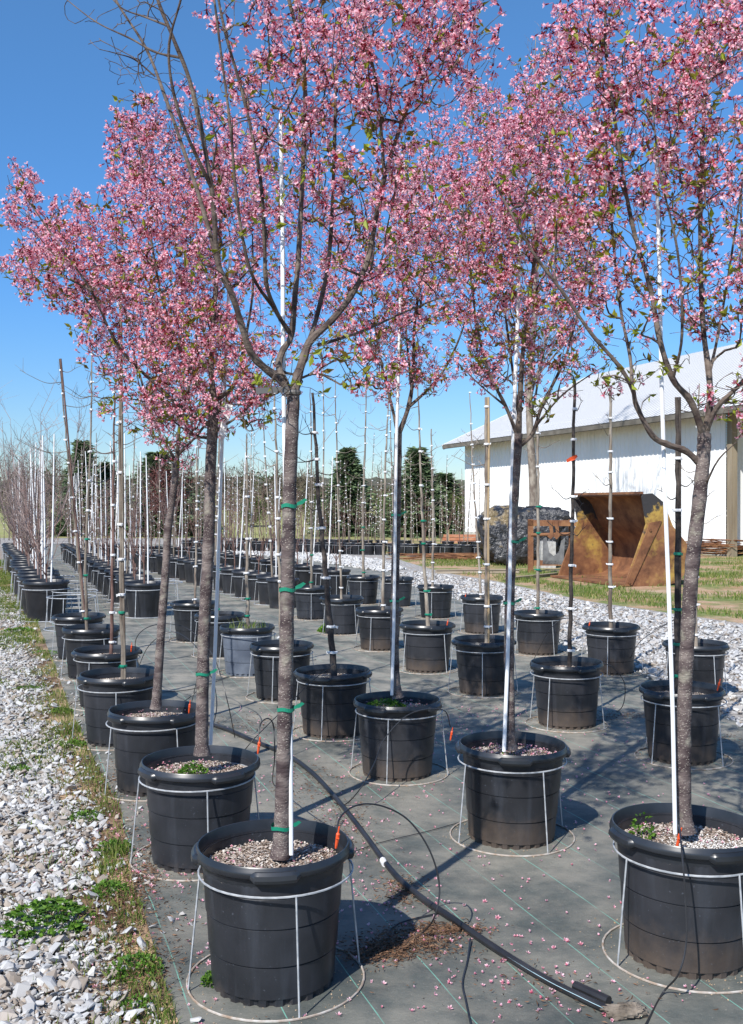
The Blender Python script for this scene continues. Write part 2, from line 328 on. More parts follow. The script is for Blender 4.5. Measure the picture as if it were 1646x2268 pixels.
    # gravel bed
    def gravel(name, sc, dark, warm):
        m, t, N, L, b, tc, noise, ramp, mix, mr, bump = base(name)
        v = N.new('ShaderNodeTexVoronoi'); v.inputs['Scale'].default_value = sc; v.inputs['Randomness'].default_value = 1; L.new(tc.outputs['Object'], v.inputs['Vector'])
        g = N.new('ShaderNodeRGBToBW'); L.new(v.outputs['Color'], g.inputs[0])
        c = ramp(g.outputs[0], [(.2, (.24, .23, .22)), (.5, (.38, .38, .375)), (.8, (.54, .53, .52))])
        c = mix(mr(v.outputs['Distance'], .35, .75), c, dark)
        c = mix(mr(noise(1.4, 7, .7), .42, .58, 0, warm), c, (.36, .26, .17)); L.new(c, b.inputs['Base Color'])
        iv = N.new('ShaderNodeMath'); iv.operation = 'SUBTRACT'; iv.inputs[0].default_value = 1; L.new(v.outputs['Distance'], iv.inputs[1]); bump(iv.outputs[0], 1, .03)
        return m
    return m1, m2, gravel('gravel_bed', 26, (.16, .12, .09), .8), gravel('gravel_yard', 20, (.30, .28, .26), .25)
m_field, m_fabric, m_gravel, m_gravel2 = ground_mats()

# ------------------------------------------------------------------ ground sheets
def sheet(name, pts, z, m, sub=0):
    b = MB(); b.add([(p[0], p[1], z) for p in pts], [list(range(len(pts)))]); o = b.build(name, m); return tag(o, kind='structure')
b = MB(); b.add([(-900, -60, 0), (900, -60, 0), (900, 60, 0), (-900, 60, 0), (-900, 170, 3.6), (900, 170, 3.6), (-900, 1400, 22), (900, 1400, 22)],
                [[0, 1, 2, 3], [3, 2, 5, 4], [4, 5, 7, 6]]); tag(b.build('ground', m_field), kind='structure')
EDGE = [(-.10, .8), (-.35, 2.2)] + [tuple(G(*q)[:2]) for q in ((392, 2268), (352, 2150), (318, 2030), (292, 1960), (283, 1900), (268, 1800), (225, 1720), (190, 1650), (150, 1560), (122, 1480), (62, 1330), (30, 1250), (10, 1205))]
RIGHT = [tuple(G(*q)[:2]) for q in ((400, 1206), (520, 1214), (700, 1240), (850, 1263), (930, 1288), (1020, 1325), (1130, 1370), (1270, 1430), (1450, 1500), (1700, 1640))] + [(4.6, 2), (4.6, .8)]
sheet('gravel_path', [(-30, .6), (-.2, .6)] + [(x + .25, y) for x, y in EDGE[1:]] + [(-60, 44)], .004, m_gravel)
sheet('gravel_yard', [tuple(G(*q)[:2]) for q in ((-400, 1192), (520, 1192), (600, 1201), (830, 1222), (900, 1245), (980, 1268), (1100, 1288), (1300, 1332), (1480, 1358), (1646, 1382), (2300, 1440))] +
      [(16, 2), (4.2, 2), (4.0, 6.6)] + [tuple(G(*q)[:2]) for q in ((1700, 1655), (1450, 1520), (1270, 1445), (1130, 1385), (1020, 1340), (930, 1300), (850, 1280), (700, 1255), (520, 1226), (400, 1216), (-400, 1206))], .006, m_gravel2)
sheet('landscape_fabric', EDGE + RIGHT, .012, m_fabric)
r3 = random.Random(5); EB = [(x - (.21 + .10 * math.sin(y * 3.1) + .07 * math.sin(y * 7.3 + 1) + r3.uniform(-.03, .03)) * (1 + y * .045), y) for x, y in [(float(np.interp(y, [p[1] for p in EDGE], [p[0] for p in EDGE])), y) for y in np.arange(.9, 30, .12)]]
sheet('soil_margin', [(x + .3, y) for x, y in [EDGE[0]] + EDGE[1:-2]] + EB[::-1], .0085, mat('margin_soil', (.10, .06, .035), (.46, .32, .19), scale=2.6, rough=.95, detail=9, bump=.8, bscale=40, c3=(.27, .18, .11), lo=.38, hi=.62))
LEFTPOLY = [(-60, 44), (-30, .6)] + EDGE

# ------------------------------------------------------------------ stones
def stone_variants(n=14):
    out = []
    for i in range(n):
        bm = bmesh.new()
        for _ in range(13):
            v = Vector((random.gauss(0, 1), random.gauss(0, 1), random.gauss(0, 1))).normalized()
            bm.verts.new((v.x, v.y * random.uniform(.5, .85), v.z * random.uniform(.30, .55)))
        r = bmesh.ops.convex_hull(bm, input=bm.verts); bmesh.ops.delete(bm, geom=[g for g in r['geom_interior'] if isinstance(g, bmesh.types.BMVert)], context='VERTS')
        bm.verts.index_update(); bm.faces.ensure_lookup_table()
        out.append((np.array([v.co[:] for v in bm.verts]), np.array([[v.index for v in f.verts] for f in bm.faces]))); bm.free()
    return out
SV = stone_variants()
def stones(name, x, y, size, z0, m, z=None, tint=None):
    b = MB(); n = len(x); k = rng.integers(0, len(SV), n); a = rng.uniform(0, 2 * math.pi, n); tl = rng.normal(0, .35, (n, 2))
    tn = rng.beta(2.6, 2, n) if tint is None else tint
    for j, (sv, sf) in enumerate(SV):
        i = np.where(k == j)[0]
        if not len(i): continue
        c, s = np.cos(a[i]), np.sin(a[i]); V = sv[None] * size[i][:, None, None]
        t = tl[i]; Z = V[..., 2] + V[..., 0] * t[:, :1] + V[..., 1] * t[:, 1:]
        X = V[..., 0] * c[:, None] - V[..., 1] * s[:, None] + x[i][:, None]; Y = V[..., 0] * s[:, None] + V[..., 1] * c[:, None] + y[i][:, None]
        Z = Z + z0 + size[i][:, None] * .35 + (0 if z is None else z[i][:, None])
        VV = np.stack([X, Y, Z], 2).reshape(-1, 3); FF = (sf[None] + (np.arange(len(i)) * len(sv))[:, None, None]).reshape(-1, 3)
        b.add(VV, FF, 0, np.repeat(tn[i], len(sv)))
    return tag(b.build(name, m), kind='stuff')
def edge_x(y): return np.interp(y, [p[1] for p in EDGE], [p[0] for p in EDGE])
n = 58000
y = 2.6 + 19 * rng.random(n) ** 1.5; wd = .25 + .50 * np.minimum(1, y / 4) + .3
ed = edge_x(y); tt = rng.random(n); x = ed - .02 - tt * (.371 * y + ed + .30).clip(.7, 3)
keep = (rng.random(n) < np.clip((ed - x) / (.30 * (1 + .06 * y)), .03, 1) ** 1.6) & (np.sin(x * 5.1 + y * 3.3) + np.sin(y * 7.7 - x * 4) * .8 + rng.normal(0, .8, n) < 1.5 - np.clip((y - 7) / 9, 0, 1) * 1.0)
x, y = x[keep], y[keep]; n = len(x)
stones('path_gravel', x, y, (rng.lognormal(math.log(.0118), .47, n)).clip(.006, .042) * (1 + .02 * y), .006, m_stone, z=rng.uniform(0, .012, n))
yard = [tuple(G(*q)[:2]) for q in ((850, 1280), (900, 1262), (1100, 1292), (1300, 1337), (1646, 1388), (1900, 1420), (1900, 1720), (1700, 1650), (1450, 1510), (1270, 1440), (1130, 1378), (1020, 1332))]
n = 60000; x = rng.uniform(-.5, 9.5, n); y = rng.uniform(7, 27, n); k = inpoly(x, y, yard); x, y = x[k], y[k]; n = len(x)
stones('yard_gravel', x[:16000], y[:16000], rng.lognormal(math.log(.026), .35, min(n, 16000)).clip(.012, .07), .006, m_stone, tint=rng.beta(3, 1.6, min(n, 16000)))
far = [tuple(G(*q)[:2]) for q in ((400, 1212), (560, 1210), (850, 1243), (900, 1262), (850, 1268), (700, 1245))]
n = 90000; x = rng.uniform(-9, 3, n); y = rng.uniform(25, 46, n); k = inpoly(x, y, far); x, y = x[k][:7000], y[k][:7000]
stones('distant_gravel', x, y, rng.uniform(.04, .09, len(x)), .006, m_stone, tint=rng.beta(5, 1.3, len(x)))

# ------------------------------------------------------------------ nursery pots
def pot_body(far=False):
    b = MB(); n = 120 if not far else 24
    prof = [(0, .012), (.20, .012), (.221, 0), (.232, .001), (.2335, .036), (.236, .037), (.2425, .150), (.2395, .152), (.2395, .155), (.2475, .157), (.2555, .288), (.2525, .290), (.2525, .293), (.2595, .295), (.2655, .400), (.2635, .402), (.2675, .405), (.275, .485)]
    if far: prof = [prof[i] for i in (0, 3, 5, 6, 9, 10, 13, 17)]
    mod = (lambda j, i, a: -.012 if (j in (2, 3, 4) and i % 5 in (0, 1)) else 0) if not far else None
    b.lathe(prof, n, 0, mod); return b
def rim_mb(far=False):
    b = MB(); prof = [(.272, .478), (.290, .480), (.2985, .485), (.3012, .495), (.2995, .506), (.2955, .511), (.2940, .519), (.2905, .5235), (.2865, .5225), (.2845, .515), (.278, .49), (.266, .41)]
    if far: prof = [prof[i] for i in (0, 2, 4, 7, 9, 11)]
    b.lathe(prof, 64 if not far else 24); return b
def handle_mb(a):
    b = MB(); w_ = R(21)
    n = 12; vs = []
    sec = [(.288, .452), (.303, .450), (.3125, .440), (.3145, .424), (.308, .412), (.288, .408), (.276, .416)]
    for i in range(n + 1):
        t = i / n; aa = a - w_ + 2 * w_ * t; e = min(1, math.sin(math.pi * t) * 2.2) if 0 < t < 1 else 0
        for r, z in sec: vs.append(((.284 + (r - .284) * e) * math.cos(aa), (.284 + (r - .284) * e) * math.sin(aa), .496 + (z - .436) * e))
    m = len(sec); b.add(vs, [[j * m + i, j * m + (i + 1) % m, (j + 1) * m + (i + 1) % m, (j + 1) * m + i] for j in range(n) for i in range(m)])
    return b
def soil_mb(z=.434, r=.267, n=32, jit=.006):
    b = MB(); vs = [(0, 0, z + .012)]; rings = 7
    for j in range(1, rings + 1):
        for i in range(n):
            a = 2 * math.pi * i / n; q = r * j / rings; vs.append((q * math.cos(a), q * math.sin(a), z + .012 * (1 - (j / rings) ** 2) + random.uniform(-jit, jit) * (j < rings)))
    f = [[0, 1 + i, 1 + (i + 1) % n] for i in range(n)] + [[1 + (j - 1) * n + i, 1 + j * n + i, 1 + j * n + (i + 1) % n, 1 + (j - 1) * n + (i + 1) % n] for j in range(1, rings) for i in range(n)]
    b.add(vs, f); return b
def chips_mb(n=4200, z=.441, tb=(1.6, 1.5)):
    b = MB(); r = .262 * np.sqrt(rng.random(n)); a = rng.uniform(0, 6.283, n); L_ = rng.uniform(.0022, .0075, n) * rng.choice([.7, 1, 1.6], n); W_ = rng.uniform(.0015, .004, n)
    base = np.array([[-1, -1, 0], [1, -1, .3], [1, 1, 0], [-1, 1, -.2]])[None] * np.stack([L_, W_, W_], 1)[:, None]
    d = rng.normal(0, 1, (n, 3)) * [.35, .35, 1] ; Rm = frames(np.abs(d) * [1, 1, 1] * np.sign(d) * [1, 1, 0] + [0, 0, 1.2])
    V = np.einsum('nij,nkj->nki', Rm, base) + np.stack([r * np.cos(a), r * np.sin(a), z + .010 * (1 - (r / .27) ** 2) + rng.uniform(-.002, .006, n)], 1)[:, None]
    b.quads(V, 0, np.repeat(rng.beta(*tb, n), 4)); return b
def make_pot(body_m, name='nursery_pot'):
    t = thing(name, '', 'plant pot', (0, 0, 0))
    pot_body().build('body', body_m, t, smooth='a'); rm = rim_mb().build('rim', m_rimm, t, smooth=True)
    for k in range(4): handle_mb(k * R(90) + R(35)).build('handle', m_rimm, rm, smooth=True)
    so = soil_mb().build('soil', m_soil, t, smooth=True); CH.build('mulch', m_chip, so); return t
CH = chips_mb()
protos = [make_pot(m_pot), make_pot(m_potd), make_pot(m_potb)]; used = [False] * 3
def farpot(m, soilm):
    b = pot_body(True); b2 = rim_mb(True); b.add(b2.V[0], b2.F[0], 0); s = soil_mb(.475, .27, 16); b.add(s.V[0], s.F[0], 1)
    o = b.build('nursery_pot', [m, soilm], None, smooth=True); return o
fprotos = [farpot(m_pot, m_brown), farpot(m_potb, m_brown), farpot(m_potd, m_soil)]; fused = [False] * 3
for o in fprotos: tag(o, '', 'plant pot')
# wire stands
def ringpts(r, z, n=40, tilt=0): return [(r * math.cos(2 * math.pi * i / n), r * math.sin(2 * math.pi * i / n), z + tilt * math.cos(2 * math.pi * i / n)) for i in range(n)]
def make_stand(nleg=4):
    t = thing('wire_stand', '', 'wire stand'); MB().tube(ringpts(.292, .43), .0042, 6, closed=True).build('upper_ring', m_wire, t, smooth=True)
    MB().tube(ringpts(.335, .0165), .0045, 6, closed=True).build('lower_ring', m_wire2, t, smooth=True)
    for k in range(nleg):
        a = 2 * math.pi * k / nleg + .4; MB().tube([(.293 * math.cos(a), .293 * math.sin(a), .43), (.334 * math.cos(a), .334 * math.sin(a), .02)], .0036, 6).build('leg', m_wire, t, smooth=True)
    return t
def make_farstand():
    b = MB(); b.tube(ringpts(.30, .42, 20), .006, 4, closed=True); b.tube(ringpts(.335, .018, 20), .006, 4, closed=True)
    for k in range(4):
        a = 2 * math.pi * k / 4 + .6; b.tube([(.30 * math.cos(a), .30 * math.sin(a), .42), (.334 * math.cos(a), .334 * math.sin(a), .02)], .005, 4)
    return tag(b.build('wire_stand', m_wire), '', 'wire stand')
stand0, fstand0 = make_stand(), make_farstand(); sused = [False, False]
def place(protos_, flags, i, loc, rz, label, group, sc=1):
    if not flags[i]: o = protos_[i]; flags[i] = True; o.location = loc; o.rotation_euler = (0, 0, rz); o.scale = (sc, sc, sc); o['label'] = label
    else: o = dup(protos_[i], loc, rz, label, sc)
    o['group'] = group; return o
def near_pot(loc, kind, label, rz=None, stand=True, sl=None):
    rz = random.uniform(0, 6) if rz is None else rz
    p = place(protos, used, kind, loc, rz, label, 'black nursery pots standing in rows on the fabric')
    p.rotation_euler = (random.uniform(-.012, .012), random.uniform(-.012, .012), rz); p.scale = (random.uniform(.985, 1.015),) * 2 + (random.uniform(.97, 1.02),)
    if stand:
        s = place([stand0], sused, 0, (loc[0] + random.uniform(-.012, .012), loc[1] + random.uniform(-.012, .012), 0), random.uniform(0, 6), sl, 'wire stands around the nursery pots')
    return p

ROWN = ['leftmost row', 'second row from the left', 'third row from the left', 'gravel-side row']
ROWS = [  # (px, rim y, kind)
 [(605, 1872, 0), (441, 1679, 0), (343, 1567, 0), (263, 1493, 0), (236, 1436, 0), (202, 1391, 0), (175, 1361, 0)],
 [(1520, 1832, 1), (1133, 1645, 1), (880, 1545, 1), (738, 1480, 1), (624, 1424, 0), (548, 1386, 2), (487, 1357, 0), (430, 1333, 0)],
 [(1900, 1640, 0), (1511, 1521, 1), (1257, 1467, 1), (1072, 1416, 1), (946, 1381, 1), (841, 1347, 1), (757, 1322, 0), (691, 1299, 0)],
 [(1541, 1422, 1), (1354, 1384, 1), (1192, 1354, 1), (1067, 1321, 1), (965, 1297, 0), (880, 1279, 0), (805, 1275, 0)],
]
LOC = {}
special = {(0, 0): 'large black nursery pot nearest the camera, holding a forked cherry trunk',
           (1, 0): 'large black pot at the lower right edge with pale perlite and a small weed',
           (1, 2): 'black pot with bright green weeds round the trunk, right of the centre hose',
           (1, 5): 'weathered blue-grey nursery pot with tall grass growing in it',
           (1, 1): 'dusty black pot right of centre with pink petals on its mulch'}
for ri, row in enumerate(ROWS):
    for k, (px, py, kd) in enumerate(row):
        L_ = rim(px, py); LOC[(ri, k)] = L_
        near_pot(L_, kd, special.get((ri, k), 'black nursery pot, %s from the front in the %s' % (ORD[k + 1], ROWN[ri])),
                 sl='galvanised wire stand, %s from the front in the %s' % (ORD[k + 1], ROWN[ri]), rz={(0, 0): R(62), (1, 0): R(70), (1, 1): R(50)}.get((ri, k)))
_n = 1500; _c = rng.normal([.06, -.07], [.085, .07], (_n, 2)); _c = _c[np.hypot(_c[:, 0], _c[:, 1]) < .25]; _n = len(_c); _b = MB(); leaf_mesh(np.concatenate([_c, rng.uniform(.452, .462, (_n, 1))], 1), rng.normal(0, 1, (_n, 3)) * [1, 1, .2], rng.uniform(.003, .007, _n), _b, .5)
_o = _b.build('perlite', mat('perlite_grit', (.72, .71, .69), rough=.9), [o for o in COL.objects if o.get('label') == special[(1, 0)]][0]); _o.matrix_parent_inverse = Matrix.Rotation(-R(70), 4, 'Z')

# ------------------------------------------------------------------ cherry trees
def grow(limbs, blobs, D, base, depth=.55, step=.055, seed=1):
    r_ = np.random.default_rng(seed); nodes = []; par = []; rad = []; fl = []; limbs3 = []
    for pts, r0, r1 in limbs:
        r0 *= .84; r1 *= .84
        q = spline([P(x, y, D + dz) for x, y, dz in pts], 6); pl = [q[0]]
        for a, b_ in zip(q[:-1], q[1:]):
            m = max(1, int((b_ - a).length / step)); pl += [a + (b_ - a) * (i / m) for i in range(1, m + 1)]
        s = len(nodes)
        if s:
            d = np.linalg.norm(np.array(nodes) - np.array(pl[0]), axis=1); pr = int(d.argmin())
        else: pr = -1
        m = len(pl)
        for i, c in enumerate(pl):
            nodes.append(tuple(c)); par.append(pr if i == 0 else len(nodes) - 2); rad.append(r0 + (r1 - r0) * i / (m - 1)); fl.append(0)
        limbs3.append((pl, r0, r1))
    nl = len(nodes); att = []
    for cx, cy, rx, ry, cnt, fp in blobs:
        v = r_.normal(size=(cnt, 3)); v /= np.linalg.norm(v, axis=1)[:, None]; v *= (r_.random(cnt) ** (1 / 2.4))[:, None]
        dz = depth if rx > 60 else depth * .5
        for a in v:
            q = P(cx + rx * a[0], cy + ry * a[1], D); att.append((q.x * (1 + a[2] * dz / D * .2), q.y + a[2] * dz, q.z, fp))
    att = np.array(att); N_ = np.array(nodes)
    dm = np.array([np.min(np.linalg.norm(N_ - a[:3], axis=1)) for a in att]); att = att[np.argsort(dm)]
    cap = nl + len(att) * 14; A = np.zeros((cap, 3)); A[:nl] = N_; c = nl
    # limbs' thick lower ends are poor parents
    pen = np.zeros(cap); pen[:nl] = np.array(rad) * 6
    for a in att:
        p = a[:3]; d = A[:c] - p; ds = np.linalg.norm(d, axis=1); hz = np.linalg.norm(d[:, :2], axis=1)
        cost = ds + 1.1 * np.maximum(0, d[:, 2] + .55 * hz) + pen[:c]
        i = int(cost.argmin()); L_ = ds[i]
        if L_ < .02: continue
        m = min(13, max(3, int(L_ / (step * .8)))); s0 = A[i].copy()
        pd = A[i] - A[par[i]] if par[i] >= 0 else np.array([0, 0, 1.]); pd = pd / (np.linalg.norm(pd) + 1e-9)
        dd = (p - s0) / L_; k1 = pd * .5 + dd * .6 + np.array([0, 0, .05]) + r_.normal(0, .10, 3); c1 = s0 + k1 / np.linalg.norm(k1) * L_ * .45; prev = i
        for j in range(1, m + 1):
            t = j / m; q = s0 * (1 - t) ** 2 + c1 * 2 * t * (1 - t) + p * t * t + r_.normal(0, .0025, 3) * (j < m)
            A[c] = q; par.append(prev); rad.append(0); fl.append(a[3]); prev = c; c += 1
    A = A[:c]; par = np.array(par); rad = np.array(rad); fl = np.array(fl)
    cnt = np.zeros(c); tips = np.ones(c, bool); tips[par[par >= 0]] = False; cnt[tips] = 1
    for i in range(c - 1, nl - 1, -1): cnt[par[i]] += cnt[i]
    tw = .0014 * np.maximum(cnt, 1) ** .46
    rr = np.where(np.arange(c) < nl, rad, np.minimum(tw, .009))
    for i in range(nl, c): rr[i] = min(rr[i], max(rr[par[i]] * .95, .0012))
    return A, par, rr, fl, nl, limbs3, cnt
def flower_mesh(pos, dirs, sz, b):
    n = len(pos); Rm = frames(dirs); op = rng.uniform(.35, 1.15, n); tn = rng.normal(.0, .15, n)
    for k in range(5):
        a = 2 * math.pi * k / 5 + rng.normal(0, .12, n); o = op + rng.normal(0, .12, n); l = sz * rng.uniform(.85, 1.1, n); w_ = l * rng.uniform(.21, .30, n)
        rx, rz = np.sin(o), np.cos(o)
        def pt(t, s):
            X = l * t * rx; Z = l * t * rz; Y = w_ * s
            return np.stack([X * np.cos(a) - Y * np.sin(a), X * np.sin(a) + Y * np.cos(a), Z], 1)
        V = np.stack([pt(.08, 0), pt(.62, -1), pt(1.0, -.25), pt(.95, .3), pt(.6, 1)], 1)
        V = np.einsum('nij,nkj->nki', Rm, V) + pos[:, None]
        tint = np.clip(np.stack([.05 + tn, .62 + tn, 1 + tn, .98 + tn, .64 + tn], 1), 0, 1)
        b.quads(V, 0, tint.ravel())
def calyx_mesh(pos, dirs, sz, b, anchor):
    n = len(pos); Rm = frames(dirs); w_ = sz * .19
    for k in range(2):
        V = np.stack([np.stack([(-w_ if k == 0 else 0 * w_), (0 * w_ if k == 0 else -w_), 0 * w_], 1), np.stack([(w_ if k == 0 else 0 * w_), (0 * w_ if k == 0 else w_), 0 * w_], 1),
                      np.stack([(w_ if k == 0 else 0 * w_) * .5, (0 * w_ if k == 0 else w_) * .5, -sz * .75], 1), np.stack([(-w_ if k == 0 else 0 * w_) * .5, (0 * w_ if k == 0 else -w_) * .5, -sz * .75], 1)], 1)
        b.quads(np.einsum('nij,nkj->nki', Rm, V) + (pos + 0)[:, None], 0)
def cherry(trunk, tr, limbs, blobs, D, loc, label, fden=1.0, lden=.25, depth=.55, seed=1, fsz=.017):
    """trunk: [(px,py,dz)], radii tr; limbs in measured px at distance D"""
    t = thing('cherry_tree', label, 'cherry tree', (loc[0], loc[1], 0), 0, 'flowering cherry trees in nursery pots'); O = Vector((loc[0], loc[1], 0))
    q = spline([P(x, y, D + dz) for x, y, dz in trunk], 8); m = len(q); rr = []
    for i in range(m):
        s = i / (m - 1); r = tr[0] + (tr[1] - tr[0]) * s
        r *= 1 + .34 * math.exp(-s * 24) + .035 * math.sin(i * 1.7 + seed) + .02 * math.sin(i * 3.9 + seed); rr.append(r)
    off = Vector((loc[0], loc[1], 0)); sh = Vector((0, 0, 0))
    b = MB(); b.tube([p - off for p in q], rr, 14); tk = b.build('trunk', m_bark, t, smooth=True)
    A, par, r_, fl, nl, L3, cnt = grow(limbs, blobs, D, off, depth, seed=seed)
    A = A - np.array(off); b = MB()
    for pl, r0, r1 in L3:
        k = len(pl); b.tube([p - off for p in pl], np.linspace(r0, r1, k) * (1 + .08 * np.sin(np.arange(k) * 1.1)), 8)
    # twigs as vectorised 4-sided prisms
    i = np.arange(nl, len(A)); p0 = A[par[i]]; p1 = A[i]; d = p1 - p0; ra = np.minimum(r_[par[i]], r_[i] * 1.25); rb = r_[i]
    Rm = frames(d + 1e-6); ang = np.arange(4) * math.pi / 2; ring = np.stack([np.cos(ang), np.sin(ang), 0 * ang], 1)
    R0 = np.einsum('nij,kj->nki', Rm, ring); V = np.concatenate([p0[:, None] + R0 * ra[:, None, None], p1[:, None] + R0 * rb[:, None, None]], 1)
    o = (np.arange(len(i)) * 8)[:, None]; FF = np.concatenate([o + np.array([k, (k + 1) % 4, 4 + (k + 1) % 4, 4 + k]) for k in range(4)]); b.add(V.reshape(-1, 3), FF)
    b.build('branches', m_branch, t)
    # flowers
    idx = i[(r_[i] < .0062)]; pr = fl[idx]; cl = []
    reps = rng.poisson(np.clip(pr, 0, 1) * fden * .41)
    c = np.repeat(A[idx], reps, 0); c = c + rng.normal(0, .012, c.shape)
    if len(c):
        per = rng.integers(3, 7, len(c)); anc = np.repeat(c, per, 0)
        dr = rng.normal(0, 1, anc.shape) + [0, 0, -.35]; dr /= np.linalg.norm(dr, axis=1)[:, None]; L_ = rng.uniform(.012, .040, len(anc))
        pos = anc + dr * L_[:, None]; sz = rng.normal(fsz, .002, len(pos)).clip(.010, .024)
        bud = rng.random(len(pos)) < .2; sz = np.where(bud, sz * .55, sz)
        f = MB(); flower_mesh(pos, dr + rng.normal(0, .3, dr.shape), sz, f); fo = f.build('blossoms', m_petal, t)
        f = MB(); calyx_mesh(pos, dr, sz, f, anc); nd = len(pos)
        sd_ = np.cross(dr, rng.normal(size=dr.shape)); sd_ /= np.linalg.norm(sd_, axis=1)[:, None]; s_ = sd_ * .0007
        f.quads(np.stack([anc - s_, anc + s_, pos + s_, pos - s_], 1)); f.build('stalks', m_calyx, fo)
    idx = i[(r_[i] < .005)]; lp = np.where(fl[idx] < .0, 0, lden * .62 * (.55 + .9 * (A[idx][:, 2] < np.median(A[:, 2])))) * (fl[idx] > .02)
    c = np.repeat(A[idx], rng.poisson(lp), 0)
    if len(c):
        per = rng.integers(2, 5, len(c)); tn = np.repeat(rng.beta(1.8, 1.8, len(c)), per); c = np.repeat(c, per, 0); f = MB()
        leaf_mesh(c + rng.normal(0, .006, c.shape), rng.normal(0, 1, c.shape) + [0, 0, .1], rng.uniform(.022, .05, len(c)), f, .22, tn); f.build('leaves', m_leaf, t)
    return t

def stake(name, label, cat, px0, py0, px1, py1, D0, D1, r, m, tip=True, ties=()):
    a, b_ = P(px0, py0, D0), P(px1, py1, D1); t = thing(name, label, cat, a, 0, 'stakes tied to the nursery trees')
    q = [a.lerp(b_, i / 6) - a + Vector((math.sin(i * 1.3) * .004, 0, 0)) * (0 < i < 6) for i in range(7)]; MB().tube(q, [r] * 6 + [r * .8], 8).build('pole', m, t, smooth=True)
    for ty in ties:
        s = (ty - py0) / (py1 - py0); c = (a.lerp(b_, s)) - a; bb = MB()
        bb.tube([c + Vector((-.5 * r, 0, 0)) + Vector((.030 * math.cos(q_), .030 * math.sin(q_), .002 * math.sin(q_))) * 1.0 + Vector((-.022, .0, 0)) for q_ in np.linspace(0, 6.283, 15)[:-1]], .004, 5, closed=True)
        bb.build('tie', m_green, t)
    return t
def green_tie(tree, p, r, tail=True):   # flat green tape round a trunk, a part of its tree
    b = MB(); q = Vector(p) - Vector(tree.location); n = 20
    for dz in (0,):
        v = [(q.x + (r + .002) * math.cos(2 * math.pi * i / n), q.y + (r + .002) * math.sin(2 * math.pi * i / n), q.z + h + .003 * math.sin(i)) for h in (-.007, .007) for i in range(n)]
        b.add(v, [[i, (i + 1) % n, n + (i + 1) % n, n + i] for i in range(n)])
    if tail:
        b.add([q + Vector((r, -r * .4, 0)), q + Vector((r + .022, -r * .4, .006)), q + Vector((r + .04, -r * .5, .022)), q + Vector((r + .03, -r * .5, .028)), q + Vector((r, -r * .4, .012))], [[0, 1, 2, 3, 4]])
    b.build('tie_tape', m_green, tree)

# --- tree A (nearest)
TA = cherry([(620, 1900, 0), (624, 1830, 0), (628, 1700, 0), (633, 1500, 0), (637, 1300, 0), (642, 1080, .0), (648, 930, 0), (650, 862, 0)], (.0310, .0235),
  [([(648, 915, 0), (646, 880, 0), (630, 850, 0), (606, 830, .0), (570, 800, -.03), (551, 770, -.05), (534, 715, -.08), (515, 655, -.1), (483, 580, -.12), (470, 420, -.16), (428, 205, -.2), (388, 95, -.24), (350, 0, -.26), (320, -120, -.3)], .0215, .006),
   ([(485, 585, -.12), (455, 480, -.1), (430, 400, -.05), (370, 225, .0), (325, 110, .05), (262, 10, .1), (215, -90, .12)], .011, .004),
   ([(398, 130, -.22), (345, 118, -.2), (290, 88, -.18), (215, 52, -.15), (140, -5, -.1)], .006, .0018), ([(345, 172, .02), (300, 135, .0), (262, 122, -.05), (222, 112, -.1)], .004, .0015),
   ([(372, 60, -.25), (320, 40, -.2), (270, 20, -.2), (225, -30, -.2)], .005, .0015), ([(470, 420, -.16), (400, 260, -.3), (375, 120, -.35), (400, 10, -.4), (420, -60, -.4)], .008, .003),
   ([(634, 852, 0), (618, 812, .02), (626, 778, .04), (646, 740, .06), (655, 640, .08), (662, 560, .1), (676, 250, .15), (670, 120, .18), (640, 0, .2), (620, -120, .2)], .017, .007),
   ([(645, 742, .06), (612, 690, .0), (590, 625, -.06), (586, 520, -.1), (575, 380, -.15), (537, 205, -.2), (500, 75, -.25), (470, -80, -.3)], .011, .005),
   ([(651, 915, 0), (656, 850, .0), (672, 795, .05), (688, 755, .08), (735, 710, .12), (778, 655, .15), (815, 575, .18), (850, 400, .2), (905, 230, .22), (950, 90, .25), (970, -60, .25)], .0235, .006),
   ([(852, 400, .2), (838, 220, .1), (815, 90, .05), (790, -60, 0)], .008, .004),
   ([(672, 795, .05), (705, 690, .22), (730, 560, .3), (741, 330, .35), (746, 150, .35), (765, -60, .35)], .013, .006),
   ([(612, 690, 0), (555, 600, -.2), (525, 440, -.25), (512, 290, -.3), (483, 60, -.35), (465, -90, -.35)], .008, .004),
   ([(705, 765, .1), (800, 735, .25), (900, 690, .3), (1000, 650, .35)], .008, .003)],
  [(760, 90, 330, 180, 500, .8), (1000, 60, 125, 110, 130, .9), (690, 330, 230, 190, 230, .45), (850, 480, 190, 170, 130, .45), (800, 790, 130, 90, 90, .22), (640, 850, 90, 60, 30, .08),
   (280, 50, 150, 80, 60, 0), (350, 200, 110, 120, 34, 0), (500, 520, 130, 130, 60, .25)],
  3.80, LOC[(0, 0)], 'nearest cherry tree, forked trunk with bare upper left limbs and pink blossom', fden=1.0, lden=.13, seed=11, fsz=.018)
